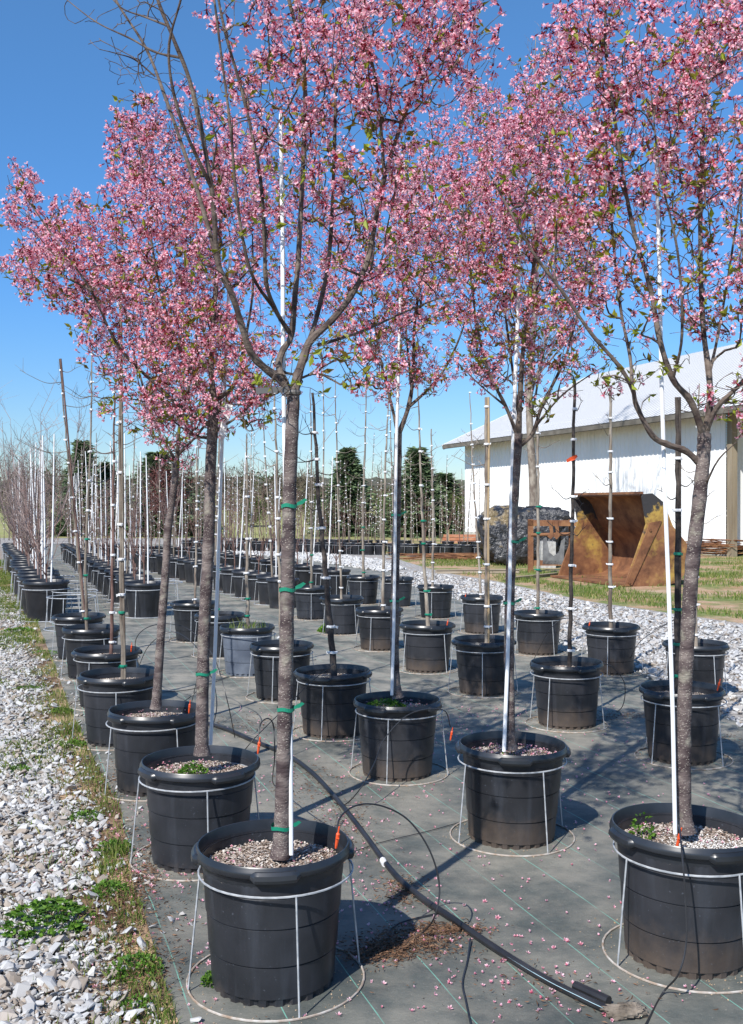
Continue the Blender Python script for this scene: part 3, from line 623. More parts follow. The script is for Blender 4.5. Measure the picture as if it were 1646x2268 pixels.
# --- tree B
TB = cherry([(447, 1672, 0), (447, 1600, 0), (452, 1400, 0), (462, 1200, 0), (466, 1050, 0), (472, 940, 0), (474, 880, 0)], (.034, .026),
  [([(474, 890, 0), (468, 800, 0), (478, 650, .05), (490, 480, .1), (480, 330, .15), (460, 200, .2)], .020, .004),
   ([(474, 890, 0), (440, 855, 0), (412, 800, 0), (370, 700, 0), (340, 560, 0), (320, 400, 0), (300, 270, 0)], .013, .004),
   ([(470, 945, 0), (400, 900, -.1), (345, 850, -.15), (290, 800, -.2), (250, 745, -.25), (200, 640, -.3), (130, 540, -.35), (60, 440, -.4)], .014, .004),
   ([(474, 890, 0), (520, 850, .0), (540, 770, .0), (560, 650, .0), (560, 520, .05)], .015, .004),
   ([(470, 960, 0), (530, 920, -.1), (580, 870, -.15), (615, 830, -.2)], .010, .003),
   ([(470, 970, 0), (430, 965, .1), (380, 930, .2), (320, 890, .3), (250, 880, .3)], .009, .003),
   ([(205, 645, -.3), (130, 610, -.35), (40, 590, -.35)], .006, .002),
   ([(300, 810, -.2), (230, 830, -.1), (190, 820, 0)], .005, .0015)],
  [(420, 430, 190, 240, 620, 1), (330, 700, 180, 190, 440, 1), (150, 600, 130, 90, 210, 1), (90, 520, 70, 90, 90, 1), (50, 420, 28, 65, 36, .9), (15, 590, 45, 25, 24, .9), (200, 500, 90, 50, 90, 1), (480, 800, 170, 130, 330, .85),
   (390, 920, 170, 60, 130, .6), (560, 890, 90, 70, 70, .45), (300, 300, 60, 90, 90, .9), (225, 890, 40, 30, 20, .2)],
  5.11, LOC[(0, 1)], 'cherry tree second from front in leftmost row, blossom spreading far left', fden=1.05, lden=.16, seed=12)
# --- tree C
TC = cherry([(345, 1570, 0), (350, 1500, 0), (358, 1380, 0), (368, 1250, 0), (372, 1180, 0), (385, 1080, 0), (392, 1020, 0)], (.030, .021),
  [([(392, 1025, 0), (400, 930, 0), (430, 800, 0), (440, 600, 0), (430, 420, 0)], .016, .004), ([(392, 1025, 0), (350, 950, 0), (310, 830, 0), (280, 700, 0), (270, 520, 0)], .012, .004),
   ([(392, 1010, 0), (440, 960, 0), (500, 880, 0), (560, 780, 0)], .012, .004), ([(350, 950, 0), (280, 890, 0), (235, 850, 0)], .007, .002)],
  [(400, 900, 130, 100, 200, .8), (330, 650, 150, 220, 260, .9), (500, 700, 130, 200, 220, .9), (330, 370, 90, 130, 140, .9), (560, 420, 100, 160, 150, .9), (380, 1000, 60, 40, 40, .3)],
  6.4, LOC[(0, 2)], 'cherry tree third from front in leftmost row, its reddish trunk leaning right', fden=1.0, lden=.15, seed=13, depth=.5)
# --- tree H
TH = cherry([(882, 1545, 0), (876, 1500, 0), (874, 1400, 0), (876, 1250, 0), (880, 1100, 0), (882, 960, 0)], (.031, .026),
  [([(882, 965, 0), (905, 900, 0), (915, 830, 0), (920, 700, 0), (950, 520, 0), (960, 350, 0), (950, 250, 0)], .020, .004),
   ([(882, 965, 0), (868, 900, 0), (850, 830, 0), (830, 720, 0), (820, 600, 0), (800, 450, 0)], .014, .004),
   ([(908, 900, 0), (960, 850, .1), (1000, 790, .15), (1040, 680, .2), (1080, 500, .2), (1080, 320, .2)], .013, .004), ([(912, 860, 0), (900, 740, .1), (890, 600, .2), (880, 460, .2)], .012, .003)],
  [(890, 720, 110, 150, 260, .9), (940, 520, 150, 200, 480, 1), (1050, 330, 110, 160, 360, 1), (840, 830, 60, 60, 50, .5), (960, 820, 60, 70, 60, .5), (800, 600, 100, 200, 240, .95), (700, 650, 120, 150, 180, .9), (650, 450, 140, 220, 260, .95)],
  6.74, LOC[(1, 2)], 'cherry tree in the middle of the nursery with a crooked fork above its trunk', fden=1.1, lden=.17, seed=14)
# --- tree N
TN = cherry([(1132, 1660, 0), (1130, 1600, 0), (1128, 1400, 0), (1134, 1200, 0), (1142, 1050, 0), (1148, 960, 0)], (.029, .024),
  [([(1148, 970, 0), (1152, 880, 0), (1160, 760, 0), (1180, 600, .05), (1200, 430, .1), (1190, 280, .1)], .020, .004),
   ([(1148, 970, 0), (1120, 900, -.05), (1085, 830, -.1), (1060, 740, -.1), (1040, 600, -.1), (1020, 420, -.1)], .013, .004),
   ([(1148, 990, 0), (1180, 960, .0), (1200, 900, .0), (1240, 820, .0), (1262, 760, 0), (1290, 640, 0), (1310, 480, 0)], .015, .004),
   ([(1150, 930, 0), (1130, 780, .15), (1110, 600, .2), (1120, 430, .2)], .011, .003), ([(1182, 950, 0), (1240, 880, -.1), (1300, 835, -.15), (1340, 810, -.2)], .008, .002),
   ([(1120, 900, 0), (1060, 850, 0), (1010, 800, 0)], .007, .002), ([(1040, 650, -.1), (980, 560, 0), (920, 480, 0)], .006, .002)],
  [(1150, 720, 160, 160, 340, .8), (1120, 420, 140, 200, 420, 1), (1030, 560, 120, 170, 240, 1), (1250, 520, 120, 200, 320, .95), (1180, 260, 120, 120, 200, .95), (1270, 790, 100, 80, 70, .35), (1060, 800, 90, 70, 70, .4), (1170, 900, 70, 50, 30, .15), (900, 430, 100, 150, 130, .9)],
  5.42, LOC[(1, 1)], 'cherry tree right of centre with a white stake beside its dark trunk', fden=1.0, lden=.2, seed=15)
# --- tree O (right, near)
TO = cherry([(1522, 1845, 0), (1516, 1780, 0), (1516, 1600, 0), (1524, 1400, 0), (1534, 1250, 0), (1550, 1100, 0), (1558, 1010, 0), (1560, 960, 0)], (.030, .027),
  [([(1558, 1035, 0), (1520, 1000, 0), (1480, 985, -.02), (1445, 965, -.04), (1410, 900, -.06), (1400, 860, -.08), (1370, 810, -.1), (1310, 740, -.12), (1240, 640, -.15), (1180, 560, -.18), (1130, 470, -.2), (1075, 370, -.2)], .017, .004),
   ([(1400, 860, -.08), (1395, 790, 0), (1375, 690, .05), (1360, 560, .1), (1340, 300, .12), (1330, 100, .12)], .009, .004),
   ([(1560, 970, 0), (1530, 890, -.05), (1490, 840, -.08), (1460, 750, -.1), (1440, 640, -.1), (1400, 500, -.12), (1370, 330, -.12), (1340, 100, -.15), (1345, -60, -.15)], .017, .005),
   ([(1560, 970, 0), (1572, 900, 0), (1570, 830, .05), (1555, 700, .1), (1550, 450, .12), (1560, 200, .12), (1570, -50, .12)], .020, .007),
   ([(1560, 960, 0), (1590, 900, -.05), (1640, 850, -.1), (1690, 780, -.1), (1720, 600, -.1)], .015, .005),
   ([(1570, 830, .05), (1590, 740, .15), (1620, 560, .2), (1650, 350, .2)], .009, .004), ([(1490, 840, -.08), (1510, 740, -.2), (1500, 560, -.25), (1460, 380, -.3), (1440, 200, -.3)], .008, .003),
   ([(1560, 1080, 0), (1590, 1020, -.1), (1630, 980, -.15)], .006, .002)],
  [(1400, 230, 200, 230, 420, .8), (1540, 330, 140, 280, 300, .65), (1600, 60, 110, 100, 130, .95), (1310, 480, 140, 200, 190, .6), (1290, 90, 100, 90, 120, .9), (1600, 640, 80, 150, 90, .5), (1440, 650, 130, 120, 90, .35), (1420, 830, 100, 60, 36, .1),
   (1180, 430, 90, 90, 50, .5), (1600, 880, 70, 60, 40, .3), (1640, 30, 80, 80, 60, 1)],
  4.02, LOC[(1, 0)], 'cherry tree at right with speckled curved trunk and open vase of branches', fden=.95, lden=.16, seed=16, fsz=.018)
# --- tree beyond the right edge
TR = cherry([(1905, 1640, 0), (1890, 1400, 0), (1880, 1150, 0), (1870, 1000, 0)], (.036, .03),
  [([(1870, 1010, 0), (1780, 880, 0), (1700, 760, 0), (1655, 640, 0), (1640, 480, 0), (1650, 300, 0)], .015, .004), ([(1870, 1010, 0), (1880, 800, 0), (1870, 500, 0), (1850, 250, 0)], .017, .004), ([(1870, 1010, 0), (1760, 980, -.2), (1670, 940, -.3)], .008, .003)],
  [(1690, 500, 80, 250, 180, .7), (1850, 500, 150, 300, 260, .9), (1670, 930, 45, 60, 50, .9), (1700, 760, 60, 90, 50, .6)],
  5.5, LOC[(2, 0)], 'cherry tree reaching in from beyond the right edge of the picture', seed=17, lden=.15)
for tr_, lst in ((TA, [(633, 1570, .029), (637, 1305, .0275), (641, 1120, .0265), (623, 1832, .034)]), (TB, [(450, 1492, .034)]), (TH, [(874, 1330, .030), (878, 1140, .029)]), (TN, [(1128, 1335, .028), (1138, 1200, .027)])):
    D_ = {id(TA): 3.8, id(TB): 5.11, id(TH): 6.74, id(TN): 5.42}[id(tr_)]
    for px, py, r in lst: green_tie(tr_, P(px, py, D_), r + .003)
b = MB(); q = P(648, 868, 3.77) - Vector(TA.location); b.box(q + Vector((-.075, -.02, .004)), (.12, .003, .022), ry=-.05); b.build('label_band', mat('grey_band', (.10, .10, .10), rough=.5), TA)
b = MB(); b.lathe([(.029, -.008), (.031, 0), (.029, .008)], 16, c=tuple(q + Vector((0, .03, .0)))); b.build('strap', mat('grey_strap', (.14, .13, .12), rough=.5), TA)
b = MB(); q = P(500, 930, 5.05) - Vector(TB.location); b.box(q, (.035, .003, .16), ry=.25); b.build('label_tag', m_tie, TB)
stake('white_stake', 'tall white stake leaning beside the nearest forked cherry trunk', 'stake', 645, 1895, 622, 255, 3.78, 3.9, .0085, m_steel)
stake('white_stake', 'white stake behind the trunk of the second cherry in the leftmost row', 'stake', 466, 1650, 512, 530, 5.20, 5.25, .0095, m_steel)
stake('white_stake', 'white stake tied left of the middle cherry trunk', 'stake', 868, 1540, 886, 660, 6.68, 6.7, .0105, m_steel)
stake('white_stake', 'white stake tied left of the dark trunk right of centre', 'stake', 1117, 1665, 1152, 520, 5.37, 5.45, .0105, m_steel)
stake('white_stake', 'bright white stake left of the speckled curved trunk at right', 'stake', 1497, 1848, 1452, 350, 3.96, 4.1, .0085, m_steel)

# ------------------------------------------------------------------ saplings
def tie_mb(r):
    b = MB(); n = 10
    b.lathe([(r, -.010), (r + .004, -.006), (r + .004, .006), (r, .010)], n); a = random.uniform(0, 6)
    for s in (0, 1.1):
        c, d = math.cos(a + s), math.sin(a + s); b.add([(r * c, r * d, -.005), ((r + .015) * c, (r + .015) * d, -.016 + .012 * s), ((r + .018) * c, (r + .018) * d, .004 + .008 * s), (r * c, r * d, .006)], [[0, 1, 2, 3]])
    return b
TIES = [tie_mb(.019) for _ in range(4)]
def sapling(loc, pts, D, label, m, r0=.019, r1=.006, twigs=7, green=(), stk=None, tie_step=.33, twiglen=.4, stk_off=(.02, -.01)):
    t = thing('young_sapling', label, 'sapling', (loc[0], loc[1], 0), 0, 'bare tied saplings in nursery pots'); off = Vector((loc[0], loc[1], 0))
    q = spline([P(x, y, D) for x, y in pts], 8); q = [p - off + Vector((random.uniform(-.006, .006), random.uniform(-.006, .006), 0)) * (i > 0) for i, p in enumerate(q)]
    b = MB().tube(q, np.linspace(r0, r1, len(q)), 8); top = len(q)
    for k in range(twigs):
        i = random.randint(int(top * .55), top - 2); a = random.uniform(0, 6.28); L_ = twiglen * random.uniform(.4, 1.1) * (1.2 - .6 * i / top); d = Vector((math.cos(a), math.sin(a), 0)); s = q[i]
        w2 = [s, s + d * L_ * .35 + Vector((0, 0, -.02)), s + d * L_ * .7 + Vector((0, 0, .05 * L_ + .02)), s + d * L_ + Vector((0, 0, .25 * L_))]; b.tube(spline(w2, 4), np.linspace(.0045, .0018, 13), 4)
        for _ in range(2):
            c = spline(w2, 4)[random.randint(5, 11)]; e = Vector((random.uniform(-1, 1), random.uniform(-1, 1), .7)).normalized() * L_ * .35; b.tube([c, c + e * .5, c + e], [.0025, .002, .0012], 3)
    b.build('stem', m, t, smooth=True)
    z = .55; zs = [p.z for p in q]; k = 0
    while z < zs[-1] - .08:
        i = int(np.searchsorted(zs, z)); p = q[min(i, top - 1)]; g = k in green; bb = TIES[k % 4]; o = bb.build('tie', m_green if g else m_tie, t); o.location = p + Vector((.003, -.004, 0)); o.rotation_euler = (0, 0, random.uniform(0, 6)); sc_ = (r0 + (r1 - r0) * i / top + .006) / .019; o.scale = (sc_, sc_, 1.1)
        z += tie_step * random.uniform(.6, 1.5); k += 1
    if stk is not None:
        st = thing('slender_stake', stk[0], 'stake', (loc[0], loc[1], 0), 0, 'stakes tied to the nursery trees')
        qq = [p + Vector((stk_off[0], stk_off[1], 0)) for p in q[::6]]; MB().tube(qq, stk[2], 8).build('pole', stk[1], st, smooth=True)
    return t
def SP(ri, k, pts, m, label, **kw):
    L_ = LOC[(ri, k)]; D = L_.y; px, py = pts[0]
    base = P(px, 0, D); pts = [(px, HZ + (H - .445) * F / D)] + pts[1:]
    return sapling(L_, pts, D, label, m, **kw)
SP(0, 3, [(272, 1490), (268, 1200), (266, 900), (265, 640)], m_grey, 'grey sapling with white ties, in fourth pot of the leftmost row', green=(0, 1), stk=('slender grey stake in fourth pot of the leftmost row', m_grey, .009))
SP(0, 4, [(245, 1440), (250, 1200), (252, 1000), (255, 850)], m_redst, 'thin reddish-brown sapling in fifth pot of the leftmost row', r0=.017, twigs=6)
SP(0, 5, [(193, 1385), (190, 1250), (200, 1000), (206, 755)], m_grey, 'sapling with green ties low on its stem, sixth pot of leftmost row', green=(0, 1, 2), twigs=9, twiglen=.7)
SP(0, 6, [(186, 1360), (170, 1200), (150, 1000), (133, 795)], m_grey, 'sapling leaning left above the seventh pot of the leftmost row', twigs=8, twiglen=.7, stk=('brown stake leaning left in seventh pot of the leftmost row', m_redst, .011))
SP(1, 3, [(740, 1480), (722, 1280), (706, 1100), (693, 870)], m_dark, 'dark sapling leaning left in fourth pot of second row', r0=.027, r1=.010, twigs=8, twiglen=.6)
SP(1, 4, [(623, 1420), (617, 1200), (612, 1000), (604, 735)], m_grey, 'pale sapling just left of the nearest cherry trunk, fifth pot of second row', r0=.018)
SP(1, 5, [(549, 1380), (547, 1250), (548, 1100), (546, 960)], m_grey, 'sapling rising from the weathered blue-grey pot', r0=.022, green=(0, 1), twigs=5)
SP(1, 6, [(482, 1350), (483, 1200), (486, 1060), (487, 960)], m_grey, 'sapling with green ties in seventh pot of second row', r0=.02, green=(0, 1), twigs=5)
SP(1, 7, [(431, 1330), (435, 1200), (436, 1060), (437, 950)], m_grey, 'sapling in last pot before the gap of second row', r0=.017, twigs=5, tie_step=.28)
SP(2, 1, [(1503, 1515), (1500, 1350), (1501, 1100), (1500, 880)], m_dark, 'dark straight sapling with green ties left of the speckled trunk', r0=.022, r1=.014, green=(0, 1, 2, 3), twigs=4, stk=('white stake behind dark sapling at right', m_dark, .008))
SP(2, 2, [(1262, 1465), (1265, 1300), (1270, 1100), (1272, 840)], m_dark, 'dark sapling carrying an orange flag ribbon', r0=.019, r1=.012, twigs=6)
SP(2, 3, [(1078, 1412), (1077, 1250), (1077, 1050), (1078, 880)], m_grey, 'pale stem with tan wood stake in fourth pot of third row', r0=.020, r1=.016, twigs=3, stk=('tan wooden stake in fourth pot of the third row', m_wood, .012))
SP(2, 4, [(950, 1378), (940, 1250), (932, 1050), (925, 850)], m_grey, 'sapling leaning left with green ties in fifth pot of third row', r0=.024, green=(0, 1, 2, 3), twigs=7, twiglen=.6)
SP(2, 5, [(848, 1345), (850, 1200), (855, 1000), (861, 880)], m_grey, 'sapling immediately left of the middle cherry trunk', r0=.022, twigs=6, tie_step=.28)
SP(2, 6, [(757, 1320), (752, 1200), (746, 1000), (742, 840)], m_grey, 'brownish sapling in seventh pot of third row', r0=.018, twigs=8, twiglen=.8, tie_step=.3)
SP(2, 7, [(690, 1297), (690, 1150), (690, 1000), (687, 860)], m_grey, 'straight sapling with green ties in eighth pot of third row', r0=.022, green=(0, 1), twigs=5)
SP(3, 0, [(1543, 1420), (1542, 1300), (1545, 1100), (1548, 850)], m_grey, 'sapling in front pot of the row beside the gravel yard', r0=.018, twigs=5)
SP(3, 1, [(1353, 1382), (1352, 1200), (1353, 1000), (1352, 860)], m_grey, 'straight sapling in front of the rusty bucket opening', r0=.022, r1=.014, twigs=5)
SP(3, 2, [(1192, 1352), (1192, 1200), (1192, 1050), (1190, 930)], m_grey, 'sapling with green ties in third pot beside the gravel yard', r0=.021, r1=.013, green=(0, 1, 2, 3), twigs=4)
SP(3, 3, [(1066, 1320), (1058, 1200), (1048, 1050), (1041, 870)], m_grey, 'slightly leaning sapling in fourth pot beside the gravel yard', r0=.019, twigs=6, tie_step=.27)
SP(3, 4, [(958, 1296), (960, 1150), (957, 1050), (955, 950)], m_grey, 'sapling in fifth pot beside the gravel yard', r0=.021, r1=.01, twigs=4, tie_step=.27)
SP(3, 5, [(877, 1278), (872, 1150), (866, 1000), (864, 890)], m_grey, 'sapling in sixth pot of the row beside the gravel yard', r0=.018, twigs=5, tie_step=.27)
SP(3, 6, [(805, 1272), (804, 1150), (808, 1000), (812, 860)], m_grey, 'tall sapling with green ties and wide bare twigs, left of the middle cherry', r0=.026, r1=.01, green=(0, 1, 2), twigs=10, twiglen=1.0)
b = MB(); q = P(1268, 1015, LOC[(2, 2)].y - .03); b.add([(-.05, 0, -.012), (-.02, 0, .008), (.03, -.01, .03), (.045, .01, .015), (.02, 0, -.012), (-.045, .0, -.035)], [[0, 1, 2, 3, 4, 5]]); b.add([(-.05, .004, -.012), (-.02, .004, .008), (.03, -.006, .03), (.045, .014, .015), (.02, .004, -.012), (-.045, .004, -.035)], [[5, 4, 3, 2, 1, 0]])
tag(b.build('flag_ribbon', m_orange, loc=q), 'orange-red flag ribbon tied to a dark sapling before the white barn', 'ribbon')

# ------------------------------------------------------------------ distant rows: pots, stands, saplings
def far_sapling_mb(h, lean, ntw, tstep, r0=.02):
    b = MB(); q = spline([(0, 0, .4), (lean * .3, 0, .4 + h * .33), (lean * .7, .02, .4 + h * .66), (lean, 0, .4 + h)], 5); b.tube(q, np.linspace(r0, r0 * .35, len(q)), 5, 0)
    for k in range(ntw):
        s = q[random.randint(len(q) // 2, len(q) - 2)]; a = random.uniform(0, 6.28); L_ = random.uniform(.2, .5); d = Vector((math.cos(a), math.sin(a), random.uniform(.2, 1.2))); b.tube([s, s + d * L_ * .5, s + d * L_ + Vector((0, 0, .06))], [.006, .004, .002], 3, 0)
    z = .7
    while z < h:
        i = min(len(q) - 1, int(len(q) * z / h)); p = q[i]; b.box((p.x + random.uniform(-.01, .012), p.y - .01, z + .3), (.042, .03, .028), mi=1); z += tstep
    return b
FS = [far_sapling_mb(h, l, n_, ts) .build('young_sapling', [m_grey, m_tie]) for h, l, n_, ts in ((3.2, .1, 7, .26), (2.7, -.15, 4, .22), (3.7, .2, 9, .3), (2.3, .05, 3, .2), (3.0, -.05, 5, .24))]
def bare_crown_mb(h, spread, n1=8, n2=8, n3=3, z0=1.1, r0=.022):
    b = MB(); b.tube([(0, 0, .39), (.01, 0, z0 * .7), (0, .01, z0)], [r0, r0 * .9, r0 * .8], 6)
    for i in range(n1):
        a = i * 2.4 + random.uniform(-.3, .3); sp = spread * random.uniform(.3, 1); hh = (h - z0) * random.uniform(.7, 1) * (1 - .2 * sp / spread); zz = z0 * random.uniform(.75, 1)
        d = Vector((math.cos(a), math.sin(a), 0)); q = spline([Vector((0, 0, zz)), Vector((0, 0, zz)) + d * sp * .55 + Vector((0, 0, hh * .25)), Vector((0, 0, zz)) + d * sp * .9 + Vector((0, 0, hh * .65)), Vector((0, 0, zz)) + d * sp + Vector((0, 0, hh))], 4)
        b.tube(q, np.linspace(r0 * .5, .003, len(q)), 4)
        for j in range(n2):
            s = q[random.randint(2, len(q) - 1)]; e = Vector((random.gauss(0, .5), random.gauss(0, .5), random.uniform(.5, 1.2))).normalized() * random.uniform(.25, .65) * (h / 3.2); b.tube([s, s + e * .5 + d * .03, s + e], [.0045, .003, .0015], 3)
            for k in range(n3):
                c = s + e * random.uniform(.3, 1); g = Vector((random.gauss(0, .6), random.gauss(0, .6), random.uniform(.2, 1))).normalized() * random.uniform(.1, .28) * (h / 3.2); b.tube([c, c + g], [.002, .0012], 3)
    return b
BC = [bare_crown_mb(h, s).build('bare_tree', m_twig) for h, s in ((3.6, .75), (3.1, .6), (4.0, .8), (2.9, .6))]
SHR = [bare_crown_mb(h, s, 5, 3, 1, z0=.9, r0=.013).build('bare_sapling', m_redst) for h, s in ((2.6, .35), (2.2, .3), (2.4, .4))]
for o in FS: tag(o, '', 'sapling')
for o in BC: tag(o, '', 'bare tree')
for o in SHR: tag(o, '', 'sapling')
WS = MB().tube([(0, 0, .38), (.01, 0, 1.5), (0, 0, 3.0)], [.015, .014, .010], 6).build('white_stake', m_white); tag(WS, '', 'stake')
fl_fs, fl_bc, fl_sh, fl_ws = [False] * 5, [False] * 4, [False] * 3, [False]
def far_row(ps, rown, plants, potk=0, soil=None, start=1, whitest=0, noun='pot', scale=1, stands=True):
    for k, (x, y) in enumerate(ps):
        j = start + k; o_ = ORD[min(j, 40)]; loc = (x, y, 0)
        place(fprotos, fused, potk if not isinstance(potk, list) else potk[k % len(potk)], loc, random.uniform(0, 6), 'distant black pot, %s from the near end of %s' % (o_, rown), 'distant nursery pots in rows', scale)
        if stands and random.random() < .85: place([fstand0], sused2, 0, loc, random.uniform(0, 6), 'wire stand round the %s distant pot of %s' % (o_, rown), 'wire stands around the distant pots', scale)
        ty = plants[k % len(plants)]
        if ty == 's': place(FS, fl_fs, random.randrange(5), loc, random.uniform(0, 6), 'thin sapling with white ties, %s of %s' % (o_, rown), 'distant tied saplings', random.uniform(.85, 1.2))
        if ty == 'b': place(BC, fl_bc, random.randrange(4), loc, random.uniform(0, 6), 'bare twiggy tree, %s of %s' % (o_, rown), 'bare trees in the distant pots', random.uniform(.85, 1.1))
        if ty == 'r': place(SHR, fl_sh, random.randrange(3), loc, random.uniform(0, 6), 'small bare reddish sapling, %s of %s' % (o_, rown), 'bare reddish saplings in the distant pots', random.uniform(.85, 1.15))
        if random.random() < whitest:
            q = place([WS], fl_ws, 0, (x + .08, y - .05, 0), 0, 'slim white stake in %s pot of %s' % (o_, rown), 'white stakes in the distant rows', random.uniform(.8, 1.1)); q.rotation_euler = (random.uniform(-.04, .04), random.uniform(-.06, .06), 0)
sused2 = [False]
def line(p0, p1, n, sc=1, jit=.06):
    def q(px, py): D = (H - .52 * sc) * F / (py - HZ); return Vector(((px - CX) * D / F, D, 0))
    a, b_ = q(*p0), q(*p1); return [(a.x + (b_.x - a.x) * i / (n - 1) + random.uniform(-jit, jit), a.y + (b_.y - a.y) * i / (n - 1) + random.uniform(-jit, jit)) for i in range(n)]
far_row(line((103, 1287), (30, 1203), 20, 1.2), 'the leftmost row', ['r', 'r', 'b', 'b', 'r', 'b', 'b'], whitest=.7, potk=[0, 0, 0, 0, 2], scale=1.2)
far_row(line((318, 1290), (158, 1204), 22, 1.08), 'the second row', ['r', 'r', 'r', 's', 'r', 's'], whitest=.8, potk=0, scale=1.08)
far_row(line((628, 1282), (315, 1218), 17), 'the third row', ['r', 's', 'r', 's', 'r'], whitest=.35)
far_row(line((743, 1262), (440, 1214), 15), 'the fourth row', ['r', 's', 'r'], whitest=.3)
far_row(line((1062, 1207), (420, 1196), 30, .85, jit=.12), 'the far cross row', ['s', 's', 'r'], scale=.85)
far_row(line((1075, 1200), (430, 1190), 26, .85, jit=.2), 'the second far cross row', ['s', 'r'], stands=False, scale=.85)
far_row(line((410, 1212), (205, 1204), 10, jit=.1), 'the short far left row', ['s', 's', 'b'], whitest=.3)
# empty stands waiting in the gaps
for k, (px, py) in enumerate([(105, 1335), (125, 1352), (148, 1378), (140, 1395), (325, 1345), (342, 1352)]):
    L_ = G(px + 18, py); place([fstand0], sused2, 0, L_, random.uniform(0, 6), ['empty wire stand farthest back in the leftmost row gap', 'second empty wire stand in the leftmost row gap', 'third empty wire stand in the leftmost row gap', 'empty wire stand nearest the camera in the leftmost row gap', 'empty wire stand against the near distant pot of the second row', 'front empty wire stand in the second row gap'][k], 'empty wire stands on the fabric', 1.15)

# ------------------------------------------------------------------ barn
def barn():
    L0 = Vector((5.03, 54, 0)) * 1.034; u = Vector((.355, -.935, 0)).normalized(); v = Vector((.935, .355, 0)).normalized()
    ang = math.atan2(u.y, u.x); t = thing('white_barn', 'long white metal barn with low pitched white roof', 'barn', L0, ang); t.scale = (1.034, 1.034, 1.034)
    # local: x along wall (u), y: v is +90deg from u -> local +y
    EH, RH, W2, LEN, LR = 5.35, 9.1, 8.3, 20.6, 34
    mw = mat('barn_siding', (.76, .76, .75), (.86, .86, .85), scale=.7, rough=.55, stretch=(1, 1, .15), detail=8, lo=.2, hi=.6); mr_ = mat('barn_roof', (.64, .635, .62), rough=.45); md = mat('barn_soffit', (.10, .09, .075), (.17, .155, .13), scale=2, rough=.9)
    mp = mat('barn_post_wood', (.20, .16, .11), (.30, .25, .18), scale=5, rough=.9, stretch=(1, 1, .1))
    b = MB(); pr = [];  x = 0
    while x < LEN: pr += [(x, 0), (x + .20, 0), (x + .215, -.028), (x + .255, -.028), (x + .27, 0)]; x += .27
    pr = [p for p in pr if p[0] <= LEN]; n = len(pr); vs = [(a, c, z) for z in (.35, EH + .12) for a, c in pr]; b.add(vs, [[i, i + 1, n + i + 1, n + i] for i in range(n - 1)])
    b.add([(LEN, .0, .35), (LEN, 2 * W2, .35), (LEN, 2 * W2, EH), (LEN, W2, RH - .1), (LEN, 0, EH)], [[0, 1, 2, 3, 4]])
    b.add([(0, .0, .0), (0, 2 * W2, .0), (0, 2 * W2, EH), (0, W2, RH - .1), (0, 0, EH)], [[4, 3, 2, 1, 0]]); b.add([(0, 2 * W2, 0), (LEN, 2 * W2, 0), (LEN, 2 * W2, EH), (0, 2 * W2, EH)], [[0, 1, 2, 3]]); b.build('wall', mw, t)
    b = MB(); b.box((LEN / 2, .03, .17), (LEN, .12, .34)); b.build('foundation', mat('barn_foundation', (.42, .40, .36), (.55, .52, .47), scale=3, rough=.9), t)
    ov = .9; b = MB(); th = math.atan2(RH - EH, W2)
    def sl(y): return EH + (RH - EH) * (y / W2)
    nx = int((LR + ov) / .3); 
    for s in (0, 1):
        for i in range(nx):
            x0 = -ov + .3 * i
            for a, c, dz in ((x0, x0 + .25, 0), (x0 + .25, x0 + .30, .03)):
                y0, y1 = -ov, W2; z0, z1 = sl(y0) + .12 + dz, sl(y1) + .12 + dz
                if s: y0, y1 = 2 * W2 + ov, W2
                b.add([(a, y0, z0), (c, y0, z0), (c, y1, z1), (a, y1, z1)], [[0, 1, 2, 3]] if not s else [[3, 2, 1, 0]])
    rf = b.build('roof', mr_, t)
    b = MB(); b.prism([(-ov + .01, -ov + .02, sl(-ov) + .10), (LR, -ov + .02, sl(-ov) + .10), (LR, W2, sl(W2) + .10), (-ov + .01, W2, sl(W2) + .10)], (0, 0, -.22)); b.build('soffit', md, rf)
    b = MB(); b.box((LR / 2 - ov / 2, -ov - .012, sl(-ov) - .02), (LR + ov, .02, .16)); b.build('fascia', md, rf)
    b = MB(); b.box((-ov - .01, (W2 - ov) / 2, (sl(-ov) + RH) / 2 - .02), (.03, (W2 + ov) / math.cos(th), .28), rx=th); b.build('bargeboard', mr_, rf)
    for x in (LEN + .25, LEN + 5.5, LEN + 11): MB().box((x, -.02, EH / 2), (.24, .24, EH)).build('post', mp, t)
    MB().box((LEN + 3, -.05, EH - .25), (6, .2, .35)).build('beam', mp, t)
    return t
barn()
def steel_post(px, py, D, name, label, cat, r=.09, m=m_dark):
    a = P(px, py, D); b = MB(); b.box((0, 0, 3), (r * 2, r * 2, 6)); return tag(b.build(name, m, loc=(a.x, D, 0)), label, cat)
# dark post right of the barn corner with base plate
t = thing('steel_post', 'dark steel post standing right of the barn corner', 'post', G(1632, 1222)); MB().box((0, 0, 2.6), (.16, .16, 5.2)).build('shaft', m_dark, t); MB().box((0, 0, .03), (.35, .35, .04)).build('base_plate', m_dark, t)

